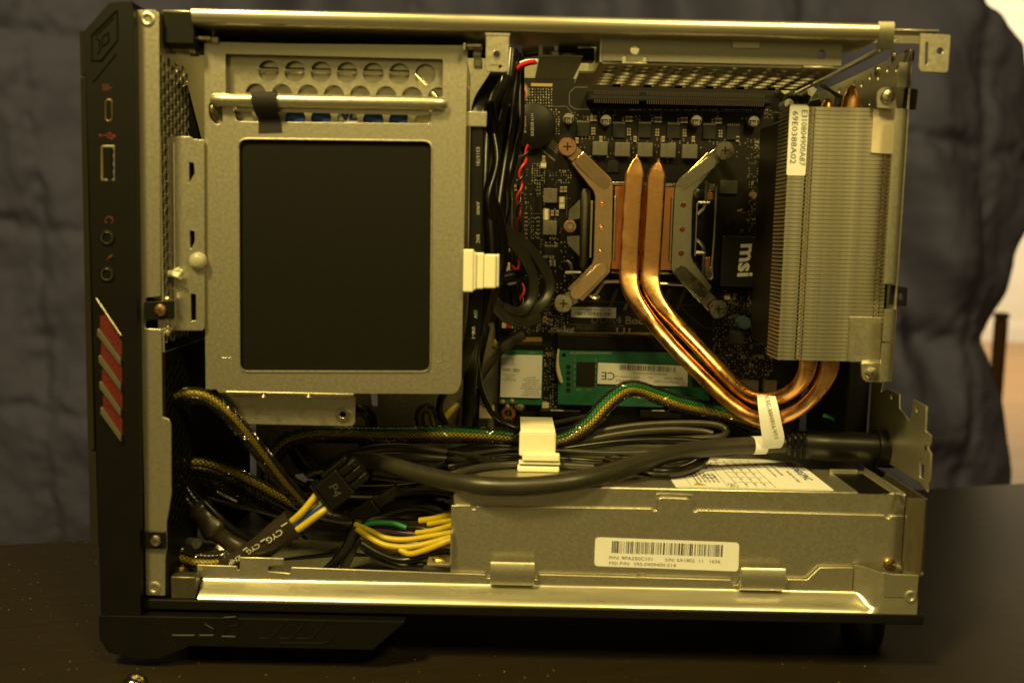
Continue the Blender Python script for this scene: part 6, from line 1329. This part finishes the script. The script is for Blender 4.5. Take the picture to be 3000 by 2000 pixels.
# --- clear sheet with light pipe in the lower corner
CP = thing('light_pipe', 'clear plastic light pipe on a transparent sheet in the lower corner', 'light pipe', W(545, 1640, 22))
P = WP([(528, 1584, 30), (545, 1587, 24), (566, 1590, 19), (576, 1591, 17)]); MB().tube(P, [1.9, 2.0, 2.2, 2.0], 16).build('rod', CLEAR, CP, smooth=50)
a, b_, c_, d_ = WP([(500, 1575, 30), (558, 1525, 34), (680, 1600, 36), (540, 1655, 26)])
MB().add([a, b_, c_, d_] + [q + Vector((0, .5, .2)) for q in (a, b_, c_, d_)], [(0, 1, 2, 3), (4, 7, 6, 5), (0, 4, 5, 1), (1, 5, 6, 2), (2, 6, 7, 3), (3, 7, 4, 0)]).build('sheet_piece', CLEAR, CP, smooth=0)
p = W(526, 1690, 12); st_ = MB().lathe((p.x, 14, zf + .4), (0, 0, 1), [(2.8, 0), (2.8, p.z - zf + 2), (2.2, p.z - zf + 3.6), (.1, p.z - zf + 4)], 18).build('brass_standoff', BRASS, CASE)
# thin arm crossing the corner
cable('steel_wire_arm', [(545, 1405, 60), (620, 1435, 60), (695, 1470, 60)], .9, STEEL, 'thin straight steel rod behind the sleeved cables', 'rod')
# --- lever strip with black lead near the heat shrink
ribbon('thin_lead', [(605, 1458, 30), (680, 1478, 34), (760, 1495, 40), (850, 1520, 46)], .8, 1.0, PVC, 'thin black lead above the brown heat shrink', 'cable', side=(0, 1, 0))
cable('thin_lead', [(600, 1470, 20), (650, 1520, 20), (700, 1560, 22), (745, 1590, 24)], 1.2, PVC, 'thin black lead along the upper edge of the brown heat shrink')
# --- dark tangle deep in the lower corner
GT = 'dark cables tangled deep in the lower front corner'
DK = ('behind the square plug', 'under the upper sleeved pair', 'beside the slim drive plug', 'low behind the bottom rail', 'against the back tray', 'curling under the drive cage flange', 'leading to the power supply top', 'crossing behind the long sleeved cable', 'looping beneath the mains cord', 'close to the yellow bundle', 'rising to the cage corner', 'lying on the case floor')
rk = random.Random(11)
TG = ([(760, 1300, 95), (800, 1380, 90), (900, 1440, 85), (1000, 1460, 80), (1120, 1470, 70)], [(620, 1420, 90), (720, 1460, 85), (820, 1530, 75), (900, 1600, 70), (960, 1660, 66)], [(1000, 1340, 90), (1040, 1420, 80), (1100, 1480, 72), (1190, 1500, 66), (1300, 1490, 62)], [(700, 1640, 40), (800, 1660, 42), (900, 1650, 46), (1000, 1640, 50), (1100, 1650, 50)], [(850, 1290, 108), (900, 1360, 108), (980, 1400, 106), (1100, 1420, 100), (1280, 1440, 94)], [(700, 1250, 80), (740, 1310, 80), (800, 1340, 78), (880, 1340, 76), (960, 1330, 74)], [(900, 1430, 64), (1020, 1440, 60), (1140, 1440, 58), (1250, 1430, 58), (1330, 1440, 58)], [(950, 1290, 90), (1050, 1300, 86), (1160, 1330, 80), (1260, 1380, 70), (1310, 1450, 60)], [(930, 1500, 60), (1020, 1520, 60), (1120, 1500, 58), (1220, 1480, 56), (1310, 1500, 54)], [(990, 1590, 50), (1060, 1620, 46), (1150, 1660, 44), (1230, 1665, 42)], [(1010, 1480, 70), (1060, 1400, 80), (1080, 1330, 88), (1060, 1260, 96)], [(760, 1600, 60), (850, 1560, 66), (930, 1540, 70), (1010, 1560, 70), (1080, 1600, 66), (1160, 1640, 60)])
for pts, dsc in list(zip(TG, DK))[::2] + list(zip(TG, DK))[1:4:2]: cable('tangled_cable', pts, rk.uniform(2.6, 4.6), PVC, 'thick black cable ' + dsc, 'cable', GT)
# --- round metal knob on the table in front
q = H(395, 2030, 0); kb = MB().lathe((q.x, q.y, 0), (0, 0, 1), [(4.4, 0), (4.6, .6), (4.6, 3.2), (4.2, 4.6), (3.0, 6.0), (1.4, 6.7), (.05, 6.9)], 28).build('metal_knob', mat('polished_metal', (.75, .70, .6), .12, 1), None, base=(q.x, q.y, 0), smooth=50); one(kb, 'small round polished metal knob on the table before the bezel', 'knob')
